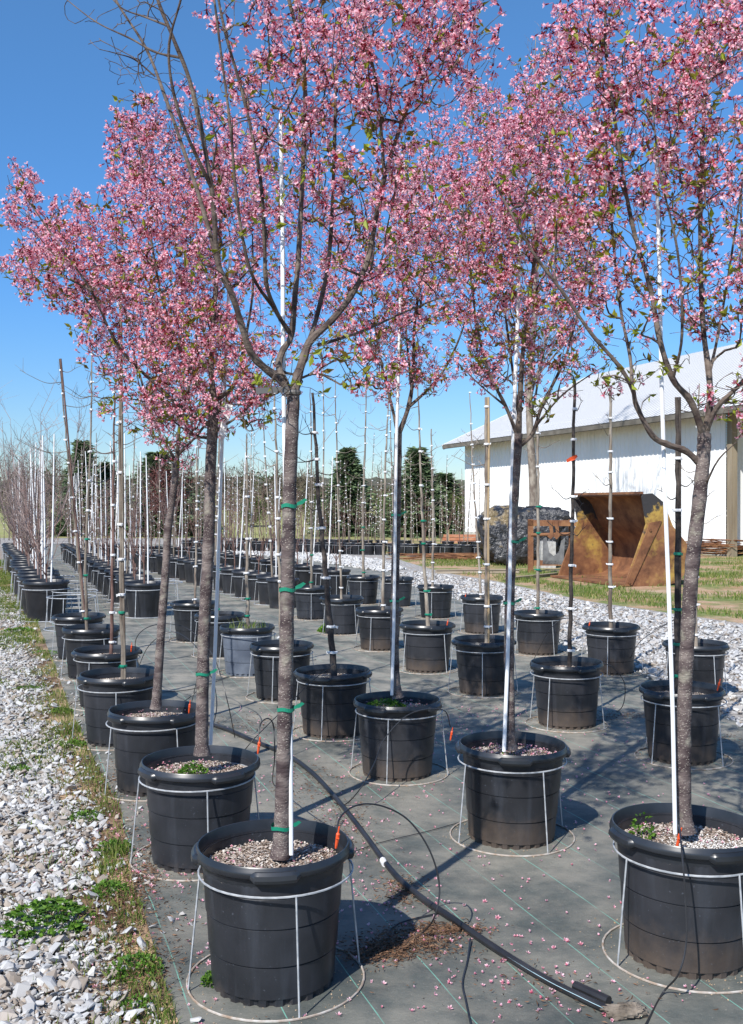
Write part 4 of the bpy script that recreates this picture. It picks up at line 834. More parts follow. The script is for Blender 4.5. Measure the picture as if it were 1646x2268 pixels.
# ------------------------------------------------------------------ loader bucket
def bucket():
    F1 = Vector((5.44, 21.6, .02)); wv = Vector((-.31, .95, 0)).normalized(); back = Vector((.95, .31, 0)).normalized(); W = 2.95
    t = thing('loader_bucket', 'large rusty yellow loader bucket lying open on the grass', 'bucket', (F1.x * 1.034, F1.y * 1.034, 0), math.atan2(back.y, back.x)); t.scale = (1.034,) * 3
    # local x = back, y = wv
    def rust(name, ylo, yhi, yel=True):
        m = bpy.data.materials.new(name); m.use_nodes = True; tt = m.node_tree; N = tt.nodes; L = tt.links; b = N['Principled BSDF']; b.inputs['Roughness'].default_value = .8
        tc = N.new('ShaderNodeTexCoord')
        def nz(s, r=.65): 
            n = N.new('ShaderNodeTexNoise'); n.inputs['Scale'].default_value = s; n.inputs['Detail'].default_value = 9; n.inputs['Roughness'].default_value = r; L.new(tc.outputs['Object'], n.inputs['Vector']); return n.outputs['Fac']
        r = N.new('ShaderNodeValToRGB'); e = r.color_ramp.elements; e[0].position = .3; e[0].color = (.06, .022, .012, 1); e[1].position = .72; e[1].color = (.34, .17, .07, 1); e.new(.5).color = (.19, .08, .035, 1); L.new(nz(2.2), r.inputs[0]); c = r.outputs[0]
        if yel:
            def mx(f, a, col):
                x = N.new('ShaderNodeMix'); x.data_type = 'RGBA'; L.new(f, x.inputs[0]); L.new(a, x.inputs[6]); x.inputs[7].default_value = (*col, 1); return x.outputs[2]
            mr_ = N.new('ShaderNodeMapRange'); mr_.inputs[1].default_value = ylo; mr_.inputs[2].default_value = ylo + .14
            sx = N.new('ShaderNodeSeparateXYZ'); L.new(tc.outputs['Object'], sx.inputs[0]); k = N.new('ShaderNodeMath'); k.operation = 'MULTIPLY_ADD'; k.inputs[1].default_value = .12; L.new(sx.outputs['Z'], k.inputs[0]); L.new(nz(1.4), k.inputs[2]); L.new(k.outputs[0], mr_.inputs[0]); c = mx(mr_.outputs[0], c, (.42, .27, .06))
            m2 = N.new('ShaderNodeMapRange'); m2.inputs[1].default_value = yhi; m2.inputs[2].default_value = yhi + .05; k2 = N.new('ShaderNodeMath'); k2.operation = 'MULTIPLY_ADD'; k2.inputs[1].default_value = .2; L.new(sx.outputs['Z'], k2.inputs[0]); L.new(nz(1.1), k2.inputs[2]); L.new(k2.outputs[0], m2.inputs[0]); c = mx(m2.outputs[0], c, (.035, .033, .035))
        L.new(c, b.inputs['Base Color']); bp = N.new('ShaderNodeBump'); bp.inputs['Strength'].default_value = .4; bp.inputs['Distance'].default_value = .03; L.new(nz(14), bp.inputs['Height']); L.new(bp.outputs[0], b.inputs['Normal']); return m
    mY, mRu = rust('rusty_yellow_paint', .60, .76), rust('bare_rust', 0, 0, False)
    mY2 = rust('mottled_rust_paint', .58, .80)
    side = [(0, 0), (.30, .72), (.55, 1.35), (.44, 1.95), (.47, 2.0), (.70, 2.02), (.99, 1.82), (1.22, 1.3), (1.55, .95), (1.63, .69), (1.55, .25), (1.3, .06), (1.0, 0)]
    MB().prism([(x, -.02, z) for x, z in side], (0, .045, 0)).build('side_plate', mY2, t)
    o = MB().prism([(x, W - .025, z) for x, z in side], (0, .045, 0)).build('side_plate', mY, t)
    prof = [(-.05, 0), (.5, .015), (1.0, .03), (1.3, .09), (1.52, .28), (1.59, .69), (1.5, .95), (1.19, 1.3), (.95, 1.79), (.70, 1.98), (.42, 1.985)]
    sp = spline([(x, 0, z) for x, z in prof], 3); b = MB(); n = len(sp); cen = Vector((.6, 0, 1)); 
    inn = [p + (cen - p).normalized() * .03 for p in sp]; vs = [(p.x, y, p.z + .012) for y in (.025, W - .025) for p in sp] + [(p.x, y, p.z + .012) for y in (.025, W - .025) for p in inn]
    f = []
    for i in range(n - 1): f += [[i, i + 1, n + i + 1, n + i], [2 * n + i, 3 * n + i, 3 * n + i + 1, 2 * n + i + 1]]
    f += [[0, n, 3 * n, 2 * n], [n - 1, 3 * n - 1, 4 * n - 1, 2 * n - 1]]; b.add(vs, f); b.build('shell', mRu, t, smooth=True)
    MB().box((-.02, W / 2, .035), (.28, W + .1, .045)).build('cutting_edge', mRu, t)
    MB().prism([(.03, -.047, .04), (.18, -.047, .04), (.92, -.047, 1.42), (.62, -.047, 1.38)], (0, .025, 0)).build('wear_plate', mRu, t)
    for x, z in ((.10, .10), (.62, 1.22), (1.05, .7)): MB().lathe([(0.0, 0), (.03, 0), (.03, .02), (0, .02)], 8).build('bolt', mRu, t).matrix_local = Matrix.Translation((x, -.05, z)) @ Matrix.Rotation(R(90), 4, 'X')
    MB().box((.43, W / 2, 2.03), (.10, W, .05)).build('lip_bar', mRu, t)
    return mRu
m_rust = bucket()
# rusty frame rack
o = G(1167, 1268); t = thing('rusty_frame', 'rusty steel attachment frame with grey forked plate, left of the bucket', 'steel frame', o, R(-4))
MB().box((.10, 0, .72), (.14, .16, 1.44)).build('post', m_rust, t); MB().box((1.22, .3, .72), (.12, .14, 1.44)).build('post', m_rust, t)
MB().box((.68, .02, 1.34), (1.3, .2, .16)).build('beam', m_rust, t); MB().tube([(.1, -.06, 1.02), (1.3, -.06, 1.05)], .045, 8).build('bar', m_rust, t); MB().box((.68, .02, .26), (1.2, .14, .14)).build('beam', m_rust, t)
for x in (.56, .72): MB().prism([(x, -.12, 1.40), (x + .10, -.12, 1.40), (x + .15, -.12, 1.0), (x + .07, -.12, .9), (x - .02, -.12, .98), (x + .05, -.12, 1.1)], (0, .03, 0)).build('hook', m_rust, t)
mst = mat('grey_steel', (.13, .13, .135), (.22, .22, .22), scale=6, rough=.6, metal=.3)
MB().prism([(.42, -.05, .22), (.98, -.05, .22), (1.02, -.05, .95), (.92, -.05, .86), (.86, -.05, .55), (.72, -.05, .45), (.60, -.05, .55), (.52, -.05, .98), (.44, -.05, .92)], (0, .05, 0)).build('forked_plate', mst, t)
# concrete blocks
mc = mat('concrete_block', (.34, .33, .31), (.50, .49, .46), scale=12, rough=.95, bump=.5, bscale=40)
def block(loc, rz, label):
    b = MB(); b.box((0, .17, 0), (.42, .05, .38)); b.box((0, -.17, 0), (.42, .05, .38))
    for x in (-.185, 0, .185): b.box((x, 0, 0), (.05, .289, .38))
    tag(b.build('concrete_block', mc, loc=loc), label, 'block', 'concrete blocks left of the rusty frame').rotation_euler = (0, 0, rz)
q = G(1085, 1245)
block((q.x + .05, q.y, .19), .1, 'bottom concrete block at the left of the small block stack'); block((q.x + .52, q.y + .1, .19), 0, 'bottom concrete block nearest the rusty frame'); block((q.x + .32, q.y + .02, .575), -.1, 'topmost concrete block of the small stack')
q = G(1225, 1262)
block((q.x, q.y + .9, .19), 0, 'concrete block on the ground behind the rusty frame'); block((q.x, q.y + .9, .575), 0, 'concrete block stacked behind the rusty frame, upper one')
# wrapped pile
def lump(name, c, dims, m, label, cat, sd=3, amp=.12, pw=.75, res=28):
    r2 = random.Random(sd); ph = [r2.uniform(0, 6) for _ in range(8)]; b = MB(); vs = []; nu, nv = res * 2, res
    for j in range(nv + 1):
        th = math.pi * j / nv
        for i in range(nu):
            a = 2 * math.pi * i / nu; d = 1 + amp * (math.sin(3 * a + ph[0]) * math.sin(2 * th + ph[1]) + .6 * math.sin(7 * a + ph[2]) * math.sin(5 * th + ph[3]) + .35 * math.sin(13 * a + 9 * th + ph[4]) + .2 * math.sin(21 * a - 15 * th + ph[5]))
            s_ = lambda q_: math.copysign(abs(q_) ** pw, q_)
            vs.append((dims[0] * d * s_(math.sin(th)) * s_(math.cos(a)), dims[1] * d * s_(math.sin(th)) * s_(math.sin(a)), dims[2] * (1 + d * s_(math.cos(th))) ))
    f = [[j * nu + i, (j + 1) * nu + i, (j + 1) * nu + (i + 1) % nu, j * nu + (i + 1) % nu] for j in range(nv) for i in range(nu)]; b.add(vs, f); o = b.build(name, m, loc=c, smooth=True); return tag(o, label, cat)
def tarp_mat():
    m = mat('wrapped_bale', (.012, .013, .015), (.05, .05, .055), scale=5, rough=.35, spec=.5, bump=.9, bscale=5, dist=.15); t = m.node_tree; N = t.nodes; L = t.links; b = N['Principled BSDF']
    g = N.new('ShaderNodeTexCoord'); n = N.new('ShaderNodeTexNoise'); n.inputs['Scale'].default_value = 2.5; n.inputs['Detail'].default_value = 8; L.new(g.outputs['Object'], n.inputs['Vector']); sx = N.new('ShaderNodeSeparateXYZ'); L.new(g.outputs['Object'], sx.inputs[0])
    k = N.new('ShaderNodeMath'); k.operation = 'MULTIPLY_ADD'; k.inputs[1].default_value = -.06; L.new(sx.outputs['X'], k.inputs[0]); L.new(n.outputs['Fac'], k.inputs[2])
    z = N.new('ShaderNodeMath'); z.operation = 'MULTIPLY_ADD'; z.inputs[1].default_value = .12; L.new(sx.outputs['Z'], z.inputs[0]); L.new(k.outputs[0], z.inputs[2])
    r = N.new('ShaderNodeMapRange'); r.inputs[1].default_value = .735; r.inputs[2].default_value = .80; L.new(z.outputs[0], r.inputs[0]); mx = N.new('ShaderNodeMix'); mx.data_type = 'RGBA'; src = b.inputs['Base Color'].links[0].from_socket; L.new(r.outputs[0], mx.inputs[0]); L.new(src, mx.inputs[6]); mx.inputs[7].default_value = (.20, .15, .08, 1); L.new(mx.outputs[2], b.inputs['Base Color']); return m
q = P(1165, 0, 31); lump('wrapped_bale', (q.x, 31, .0), (1.42, .9, .86), tarp_mat(), 'long low pile of black-wrapped straw before the barn', 'bale', amp=.10, pw=.5)
# big grey tree before the barn
def big_tree(loc, h, r, label, seed=5):
    random.seed(seed); t = thing('bare_shade_tree', label, 'tree', loc); q = spline([(0, 0, 0), (.05, 0, h * .12), (-.1, 0, h * .3), (.1, .1, h * .5), (0, 0, h * .72), (.1, 0, h)], 6); n = len(q); rr = [r * (1 - .97 * (i / n) ** .75) * (1 + .35 * math.exp(-i / 1.5)) for i in range(n)]
    MB().tube(q, rr, 14).build('trunk', m_grey, t, smooth=True); b = MB()
    def br(s, d, L_, r_, lv):
        p = [s]; dd = d.copy()
        for i in range(5): dd = (dd + Vector((random.gauss(0, .16), random.gauss(0, .16), .12))).normalized(); p.append(p[-1] + dd * L_ / 5)
        b.tube(p, np.linspace(r_, r_ * .35, 6), 5 if lv < 2 else 3)
        if lv < 3:
            for i in range(5 if lv < 2 else 4):
                k = random.randint(1, 5); br(p[k], (dd + Vector((random.gauss(0, .7), random.gauss(0, .7), .3))).normalized(), L_ * random.uniform(.35, .6), max(.006, r_ * .42), lv + 1)
    for i in range(17):
        k = random.randint(int(n * .38), n - 2); a = random.uniform(0, 6.28); br(q[k], Vector((math.cos(a) * .6, math.sin(a) * .6, .75)).normalized(), h * .30 * (1.25 - k / n), rr[k] * .42, 0)
    b.build('crown', m_twig, t); return t
q = P(1179, 0, 33.5); big_tree((q.x, 33.5, 0), 17.5, .21, 'tall grey-barked bare tree standing in front of the white barn')
random.seed(21)
# lumber, bars, pallets
mlo = mat('orange_lumber', (.34, .13, .07), (.42, .22, .13), scale=3, rough=.8); mplk = mat('weathered_wood', (.25, .20, .15), (.40, .34, .26), scale=6, rough=.9, stretch=(.2, 1, 1))
q = G(1035, 1206); t = thing('lumber_stack', 'low stack of orange-red boards by the barn corner', 'lumber', q, R(-3))
for k in range(4): MB().box((0 + .05 * k, .1 * k, .12 + .14 * k % .3), (2.4, .30, .12)).build('board', mlo, t)
for k, (px, lab) in enumerate([(992, 'short upright wooden stub left of the orange boards'), (1572, 'short upright timber offcut by the barn corner post')]):
    q = G(px, 1212 if k == 0 else 1225); b = MB(); b.box((0, 0, .38), (.12, .10, .76), taper=.9); b.box((.09, 0, .12), (.06, .08, .24)); tag(b.build('timber_post', m_wood, loc=q), lab, 'post')
def beam(px0, py0, px1, py1, r, m, name, label, cat, z=None):
    a, c = G(px0, py0), G(px1, py1); z = r if z is None else z; d = c - a; b = MB(); b.box((0, 0, 0), (d.length, r * 2, r * 2)); b.box((0, 0, r * .8), (d.length * .99, r * 2.8, r * .3)); o = b.build(name, m, loc=((a + c) / 2 + Vector((0, 0, z + .01)))); o.rotation_euler = (0, 0, math.atan2(d.y, d.x)); return tag(o, label, cat)
beam(965, 1271, 1150, 1270, .05, mplk, 'timber_beam', 'long weathered timber lying on the clay left of the frame', 'beam')
beam(1120, 1287, 1235, 1275, .035, mplk, 'timber_beam', 'shorter weathered timber lying against the bucket lip', 'beam')
t = thing('rebar_pile', 'tangled pile of thin rusty bars on the ground left of the blocks', 'metal scrap', G(1010, 1240))
b = MB()
for k in range(60): a = random.gauss(0, .25); c = Vector((random.uniform(-1.3, 1.3), random.uniform(-.7, .7), random.uniform(.03, .18))); d = Vector((math.cos(a), math.sin(a), random.gauss(0, .04))) * random.uniform(.5, 1.2); b.tube([c - d, c + Vector((0, 0, .03)), c + d], .012, 4)
b.build('bars', m_rust, t)
t = thing('brush_pile', 'pile of rusty rods stacked by the barn wall right of the bucket', 'metal scrap', G(1560, 1232)); b = MB()
for k in range(70): c = Vector((random.uniform(-.9, .9), random.uniform(-.4, .4), random.uniform(.05, .6))); d = Vector((1, random.gauss(0, .2), random.gauss(0, .05))) * random.uniform(.4, .9); b.tube([c - d, c + d], .014, 4)
b.build('rods', m_rust, t)
t = thing('wooden_pallet', 'grey wooden pallets leaning beyond the barn at the right edge', 'pallet', G(1640, 1210), R(20)); t.rotation_euler = (R(-62), 0, R(20))
for k in range(7): MB().box((.09 + k * .18 - .6, 0, .09), (.12, 1.2, .02)).build('slat', mplk, t)
for k in (-.5, 0, .5): MB().box((0, k, .04), (1.2, .06, .08)).build('runner', mplk, t)

# ------------------------------------------------------------------ conifers, distant wood
m_con = mat('conifer_needles', (.09, .13, .07), (.18, .25, .12), attr='tint', rough=.7, trans=.15); m_plum = mat('dark_red_leaves', (.06, .018, .018), (.16, .06, .05), attr='tint', rough=.7, trans=.2)
m_bush = mat('hedge_leaves', (.03, .06, .012), (.14, .19, .045), attr='tint', rough=.7, trans=.2)
def conifer_mb(h, w_):
    b = MB(); pos = []; dr = []; z = .25
    while z < h * .98:
        s = 1 - z / h; n = int(7 + 10 * s)
        for i in range(n):
            a = random.uniform(0, 6.28); L_ = w_ * (s ** 1.05) * random.uniform(.55, 1.15) + .05
            for t_ in np.arange(.12, 1.0, .10):
                p = np.array([math.cos(a) * L_ * t_, math.sin(a) * L_ * t_, z - .35 * L_ * t_ + .25 * L_ * t_ * t_])
                for q_ in range(2):
                    pos.append(p + np.random.normal(0, .03, 3)); dr.append([math.cos(a) + random.gauss(0, .6), math.sin(a) + random.gauss(0, .6), random.gauss(.05, .3)])
        z += .13
    n = len(pos); leaf_mesh(np.array(pos), np.array(dr), rng.uniform(.16, .36, n), b, .2); return b
np.random.seed(3); CON = thing('conifer_tree', '', 'conifer', (0, 0, 0)); conifer_mb(5.4, 1.75).build('crown', m_con, CON); MB().tube([(0, 0, 0), (0, 0, 2.5), (0, 0, 5.2)], [.10, .07, .02], 8).build('trunk', m_dark, CON)
cf = [False]
for k, (px, D, s, sw, lab) in enumerate([(770, 60, 1.0, 1.0, 'dark green conifer behind the far pots, left of the middle cherry'), (925, 58, .98, 1.1, 'dark green conifer behind the far pots, right of the middle cherry'),
        (183, 60, 1.08, .9, 'tall conifer behind the white stakes at left'), (235, 62, .85, 1.0, 'smaller conifer right of the tall left one'), (350, 60, .95, 1.5, 'broad conifer behind the third cherry trunk'), (410, 66, .7, 1.4, 'low conifer behind the second cherry trunk'), (985, 66, .75, 1.5, 'low spreading conifer beside the barn corner')]):
    q = P(px, 0, D); place([CON], cf, 0, (q.x, D, -.02), k * 1.3, lab, 'conifers behind the nursery', (s)).scale = (s * sw * 1.55, s * sw * 1.55, s)
def crown_mb(w_, h, z0, n, ln):
    b = MB(); v = rng.normal(size=(n, 3)); v /= np.linalg.norm(v, axis=1)[:, None]; cl = rng.normal(size=(26, 3)); cl /= np.linalg.norm(cl, axis=1)[:, None]; ci = rng.integers(0, 26, n)
    p = cl[ci] * rng.uniform(.3, .75, (26, 1))[ci] + v * .33 * rng.random((n, 1)) ** .4; p = p * [w_, w_, h / 2] + [0, 0, z0 + h / 2]; leaf_mesh(p, v + rng.normal(0, .5, v.shape), rng.uniform(.6, 1.3, n) * ln, b, .4); return b
t = thing('plum_tree', 'dark purple-leaved round tree behind the leftmost cherries', 'tree', P(372, 1000, 44) * Vector((1, 1, 0)) if False else (P(372, 0, 44).x, 44, 0)); crown_mb(1.5, 3.0, 1.0, 3500, .09).build('crown', m_plum, t); MB().tube([(0, 0, 0), (0, 0, 1), (.1, 0, 2.4)], [.08, .06, .03], 8).build('trunk', m_dark, t)
hb = None; hused = False
for k, (px, D, s, lab) in enumerate([(1012, 62, 1.0, 'green bush beside the left end of the barn'), (700, 68, .8, 'low green bush behind the far pots left of centre'), (560, 70, .8, 'low bush behind the far cross row, left of the nearest trunk'), (870, 72, .85, 'green bush between the two centre conifers'), (285, 66, .9, 'green bush between left conifers'), (60, 60, .9, 'green bush at the far left behind the stakes'), (1640, 55, 1.7, 'dense green tree seen past the right end of the barn')]):
    if hb is None:
        hb = thing('green_bush', lab, 'bush', (P(px, 0, D).x, D, 0), 0, 'bushes behind the nursery'); crown_mb(1.9, 2.9, .05, 5200, .11).build('crown', m_bush, hb); MB().tube([(0, 0, 0), (0, 0, 1.5)], [.08, .03], 6).build('trunk', m_dark, hb); hb.scale = (s, s, s)
    else: dup(hb, (P(px, 0, D).x, D, .3 if D > 60 else 0), k * 1.1, lab, s)
# mid-distance wood: bare trees one can tell apart are merged only where they read as one mass
def wood():
    b = MB(); N_ = 330
    for k in range(N_):
        D = random.uniform(110, 230); px = random.uniform(-500, 1900) if k % 3 else random.uniform(-60, 700); q = P(px, 0, D); zb = (D - 60) * .033 - .3; h = random.choice([2.2, 3, 3.6, 4.6, 6.2]) * random.uniform(.8, 1.2) * (D / 170) * (1.25 if px < 150 else 1); x, y_ = q.x, D
        tn = random.random() * .6 + .2 * (k % 4 == 0)
        b.tube([(x, y_, zb), (x + random.gauss(0, .2), y_, zb + h * .5), (x + random.gauss(0, .3), y_, zb + h * .95)], [.13, .09, .02], 3, 0)
        for j in range(12):
            s = Vector((x, y_, zb + h * random.uniform(.2, .9))); d = Vector((random.gauss(0, .8), random.gauss(0, .5), random.uniform(.5, 1.5))).normalized() * h * .26; b.tube([s, s + d], [.04, .015], 3, 0)
            for _ in range(3):
                c = s + d * random.uniform(.3, 1); e = Vector((random.gauss(0, .7), random.gauss(0, .5), random.uniform(.2, 1))).normalized() * h * .12; b.tube([c, c + e], [.022, .01], 3, 0)
        if k % 3 == 0:
            n = 50; v = rng.normal(0, 1, (n, 3)).clip(-1.6, 1.6) * [h * .16, h * .16, h * .13] + [x, y_, zb + h * .5]; leaf_mesh(v, rng.normal(0, 1, (n, 3)), rng.uniform(.3, .7, n), b, .3, np.full(n, random.random()))
    n = 16000; D = rng.uniform(95, 200, n); px = rng.uniform(-600, 2000, n); hh = .8 + .9 * np.sin(px * .013 + D * .1) + .5 * np.sin(px * .041 + D); v = np.stack([(px - CX) * D / F, D, (D - 60) * .033 + rng.uniform(-.2, 1, n) * hh.clip(.3, 3)], 1); leaf_mesh(v, rng.normal(0, 1, (n, 3)), rng.uniform(.4, 1.0, n), b, .3, rng.uniform(0, 1, n))
    return tag(b.build('distant_wood', mat('distant_wood', (.085, .062, .05), (.055, .075, .025), attr='tint', c3=(.11, .088, .062), rough=.9, trans=.1)), kind='stuff')
wood()
def hills():
    b = MB(); vs = []; nx, ny = 260, 10
    for j in range(ny + 1):
        for i in range(nx + 1):
            x = -420 + 900 * i / nx; y = 300 + 26 * j; t_ = j / ny; z = 6.5 + (6.5 + 3.0 * math.sin(x * .012 + 2) + 2 * mnoise.noise((x * .03, y * .02, 0))) * math.sin(t_ * math.pi * .5) + 2.2 * mnoise.noise((x * .22, y * .1, 4)) * (j > 0)
            vs.append((x, y, z))
    f = [[j * (nx + 1) + i, j * (nx + 1) + i + 1, (j + 1) * (nx + 1) + i + 1, (j + 1) * (nx + 1) + i] for j in range(ny) for i in range(nx)]; b.add(vs, f)
    tag(b.build('hills', mat('wooded_hill', (.075, .07, .055), (.17, .15, .11), scale=.16, rough=1, detail=9, bump=1, bscale=.8, dist=2, c3=(.11, .12, .07))), kind='structure')
hills()
# field of far stems beyond the cross row
b = MB()
for k in range(200):
    D = random.uniform(47, 58); px = random.uniform(-200, 1020); q = P(px, 0, D); h = random.uniform(1.6, 3.6); a = random.gauss(0, .12); b.tube([(q.x, D, 0), (q.x + a, D, h)], [.02, .008], 4, 0)
    z = random.uniform(.4, .7)
    while z < h: b.box((q.x + a * z / h, D - .02, z), (.04, .03, .028), mi=1); z += random.uniform(.2, .4)
    if k % 3 == 0:
        for j in range(5): s = Vector((q.x + a * .8, D, h * random.uniform(.5, .95))); d = Vector((random.gauss(0, .5), 0, random.uniform(.3, 1))) * random.uniform(.3, .6); b.tube([s, s + d], [.007, .004], 3, 0)
tag(b.build('distant_sapling_stand', [m_grey, m_tie]), kind='stuff')
# bare trees standing behind at left and centre
k = 0
for px, D, s in [(20, 52, 1.5), (75, 46, 1.35), (120, 50, 1.2), (150, 55, 1.3), (270, 50, 1.2), (300, 58, 1.4), (440, 56, 1.2), (520, 60, 1.25), (590, 62, 1.2), (660, 58, 1.1), (1005, 58, 1.0), (500, 48, 1.1), (230, 47, 1.0), (45, 40, 1.05)]:
    place(BC, fl_bc, k % 4, (P(px, 0, D).x, D, -.4 * s), k, 'bare twiggy tree in the background, %s of them counted from the left' % ORD[sorted([20, 75, 120, 150, 270, 300, 440, 520, 590, 660, 1005, 500, 230, 45]).index(px) + 1], 'bare background trees', s); k += 1

# ------------------------------------------------------------------ hoses, tubes, emitters
def gp(l, z=.02): return [G(x, y_, z) for x, y_ in l]
t = thing('irrigation_pipe', 'thick black irrigation pipe curving across the fabric between the rows', 'pipe')
pp = spline(gp([(1352, 2262), (1290, 2232), (1200, 2185), (1090, 2115), (1005, 2055), (930, 2003), (868, 1945), (800, 1852), (742, 1778), (690, 1722), (635, 1682), (560, 1650), (495, 1622), (430, 1600), (340, 1555), (300, 1470)], .032), 8)
MB().tube(pp, .0145, 10).build('pipe_body', m_tubing, t, smooth=True)
MB().tube([p + Vector((-.006, -.0125, .006)) for p in pp[:44]], .0013, 4).build('stripe', mat('blue_stripe', (.35, .50, .55), rough=.5), t); MB().tube([G(853, 1930, .032), G(848, 1921, .032)], .0165, 10).build('coupling', m_tie, t)
t = thing('pipe_offcut', 'short black pipe end beside the thick irrigation pipe', 'pipe'); MB().tube([G(1275, 2205, .03), G(1350, 2240, .03)], .019, 10).build('pipe_body', m_tubing, t, smooth=True)
mbur = mat('burlap', (.11, .09, .07), (.24, .20, .16), scale=20, rough=1, bump=1, bscale=30)
o = G(1385, 2262); lump('cloth_wrap', (o.x, o.y, .01), (.075, .035, .020), mbur, 'crumpled brown cloth wrapped round the joint of the irrigation pipe', 'cloth', amp=.2, res=16)
def tubeobj(label, pts, r=.0035):
    return tag(MB().tube(spline(pts, 10), r, 6).build('drip_tube', m_tubing, smooth=True), label, 'drip tube', 'thin black drip tubes')
def PD(x, y_, D): return P(x, y_, D)
tubeobj('thin black tube arching from the nearest pot to the fabric', [PD(748, 1868, 3.72), PD(752, 1815, 3.78), PD(790, 1785, 3.88), PD(845, 1786, 3.98), PD(905, 1818, 4.03), PD(952, 1885, 4.05), PD(974, 1965, 4.05), PD(962, 2035, 4.02), G(935, 2085, .03), G(890, 2118, .02), G(862, 2100, .02), G(880, 2060, .02), G(990, 2030, .02)])
tubeobj('thin black tube trailing from the pipe to the bottom edge', [G(1042, 2098, .03), G(1036, 2140, .018), G(1025, 2190, .018), G(1032, 2230, .018), G(1045, 2290, .018)])
tubeobj('thin tube looping over the middle cherry pot to the ground', [PD(998, 1610, 6.5), PD(985, 1575, 6.42), PD(940, 1572, 6.35), PD(895, 1590, 6.3), PD(850, 1640, 6.25), PD(830, 1690, 6.1), PD(800, 1745, 5.9), G(765, 1790, .02), G(740, 1790, .03)])
tubeobj('thin tube hanging down the front of the right pot', [PD(1503, 1855, 3.9), PD(1505, 1830, 3.86), PD(1512, 1890, 3.66), PD(1520, 1990, 3.62), PD(1522, 2090, 3.6), PD(1505, 2160, 3.58), G(1470, 2215, .02), G(1430, 2290, .02)])
tubeobj('short looped tube beside the second pot of the leftmost row', [PD(572, 1660, 4.95), PD(574, 1610, 5.0), PD(592, 1592, 5.05), PD(606, 1610, 5.1), PD(608, 1680, 5.2), G(606, 1745, .02), G(650, 1760, .02)])
tubeobj('large tube loop standing on the fabric behind the third cherry', [G(520, 1640, .02), PD(500, 1540, 7.6), PD(470, 1450, 7.9), PD(410, 1390, 8.2), PD(340, 1385, 8.5), PD(300, 1420, 8.7), G(310, 1490, .02)])
tubeobj('smaller tube loop on the fabric behind the third cherry', [G(300, 1500, .02), PD(330, 1430, 9), PD(385, 1400, 8.8), PD(440, 1440, 8.5), PD(455, 1500, 8.3), PD(420, 1545, 8.0), G(370, 1575, .02)])
tubeobj('tube running across the fabric behind the second cherry trunk', [G(330, 1540, .02), G(430, 1530, .02), G(520, 1500, .02), G(620, 1480, .02), G(700, 1465, .02)])
tubeobj('tube stretched to the dark sapling pot of the second row', [G(520, 1700, .02), PD(560, 1640, 6.8), PD(640, 1560, 7.2), PD(690, 1510, 7.4), PD(740, 1470, 7.7)])
tubeobj('curved tube beside the fourth pot of the leftmost row', [PD(470, 1615, 6.8), PD(480, 1560, 6.9), PD(468, 1500, 7.2), PD(440, 1500, 7.4), G(420, 1580, .02)])
tubeobj('thin tube arcing right of the third row pots', [PD(1330, 1468, 8.4), PD(1360, 1480, 8.5), PD(1385, 1520, 8.6), G(1370, 1580, .02), G(1300, 1560, .02)])
tubeobj('thin tube between the pots by the gravel yard', [PD(1290, 1385, 10.6), PD(1250, 1370, 10.9), PD(1215, 1400, 11), G(1180, 1470, .02)])
tubeobj('tube crossing the fabric right of the nearest pot', [G(700, 1930, .02), G(830, 1880, .02), G(950, 1850, .02), G(1020, 1830, .02)], .0022)
tubeobj('thin tube looping over the right edge behind the pots', [PD(1450, 1395, 9.6), PD(1500, 1370, 9.8), PD(1420, 1420, 9.9), G(1390, 1480, .02)])
def emitter(p, rx, label):
    b = MB(); b.tube([(0, 0, 0), (0, 0, .012), (0, 0, .06), (0, 0, .066)], [.004, .0055, .0075, .003], 8); b.box((0, 0, .045), (.012, .018, .004)); b.tube([(0, 0, .06), (0, 0, .09)], [.003, .003], 6); o = b.build('drip_emitter', m_orange, loc=p, smooth=False); o.rotation_euler = rx; return tag(o, label, 'drip emitter', 'orange drip emitter stakes')
for (px, py, D, lab) in [(744, 1880, 3.70, 'orange emitter stake in the nearest pot'), (998, 1640, 6.5, 'orange emitter hanging beside the middle cherry pot'), (571, 1670, 4.93, 'orange emitter stake at the rim of the second pot in leftmost row'), (418, 1580, 6.35, 'orange emitter stake in the third pot of the leftmost row'),
    (1500, 1880, 3.9, 'brown-orange emitter in the pot at the right edge'), (1590, 1530, LOC[(2, 1)].y, 'orange emitter in the second pot of the third row'), (990, 1388, LOC[(2, 4)].y, 'orange emitter in the fifth pot of third row'), (1304, 1392, LOC[(3, 1)].y, 'orange emitter in second gravel yard pot'), (1030, 1327, LOC[(3, 3)].y, 'orange emitter in fourth gravel yard pot'), (290, 1444, LOC[(0, 4)].y, 'orange emitter in the fifth pot of leftmost row')]:
    emitter(P(px, py, D), (.25, .15, 0), lab)

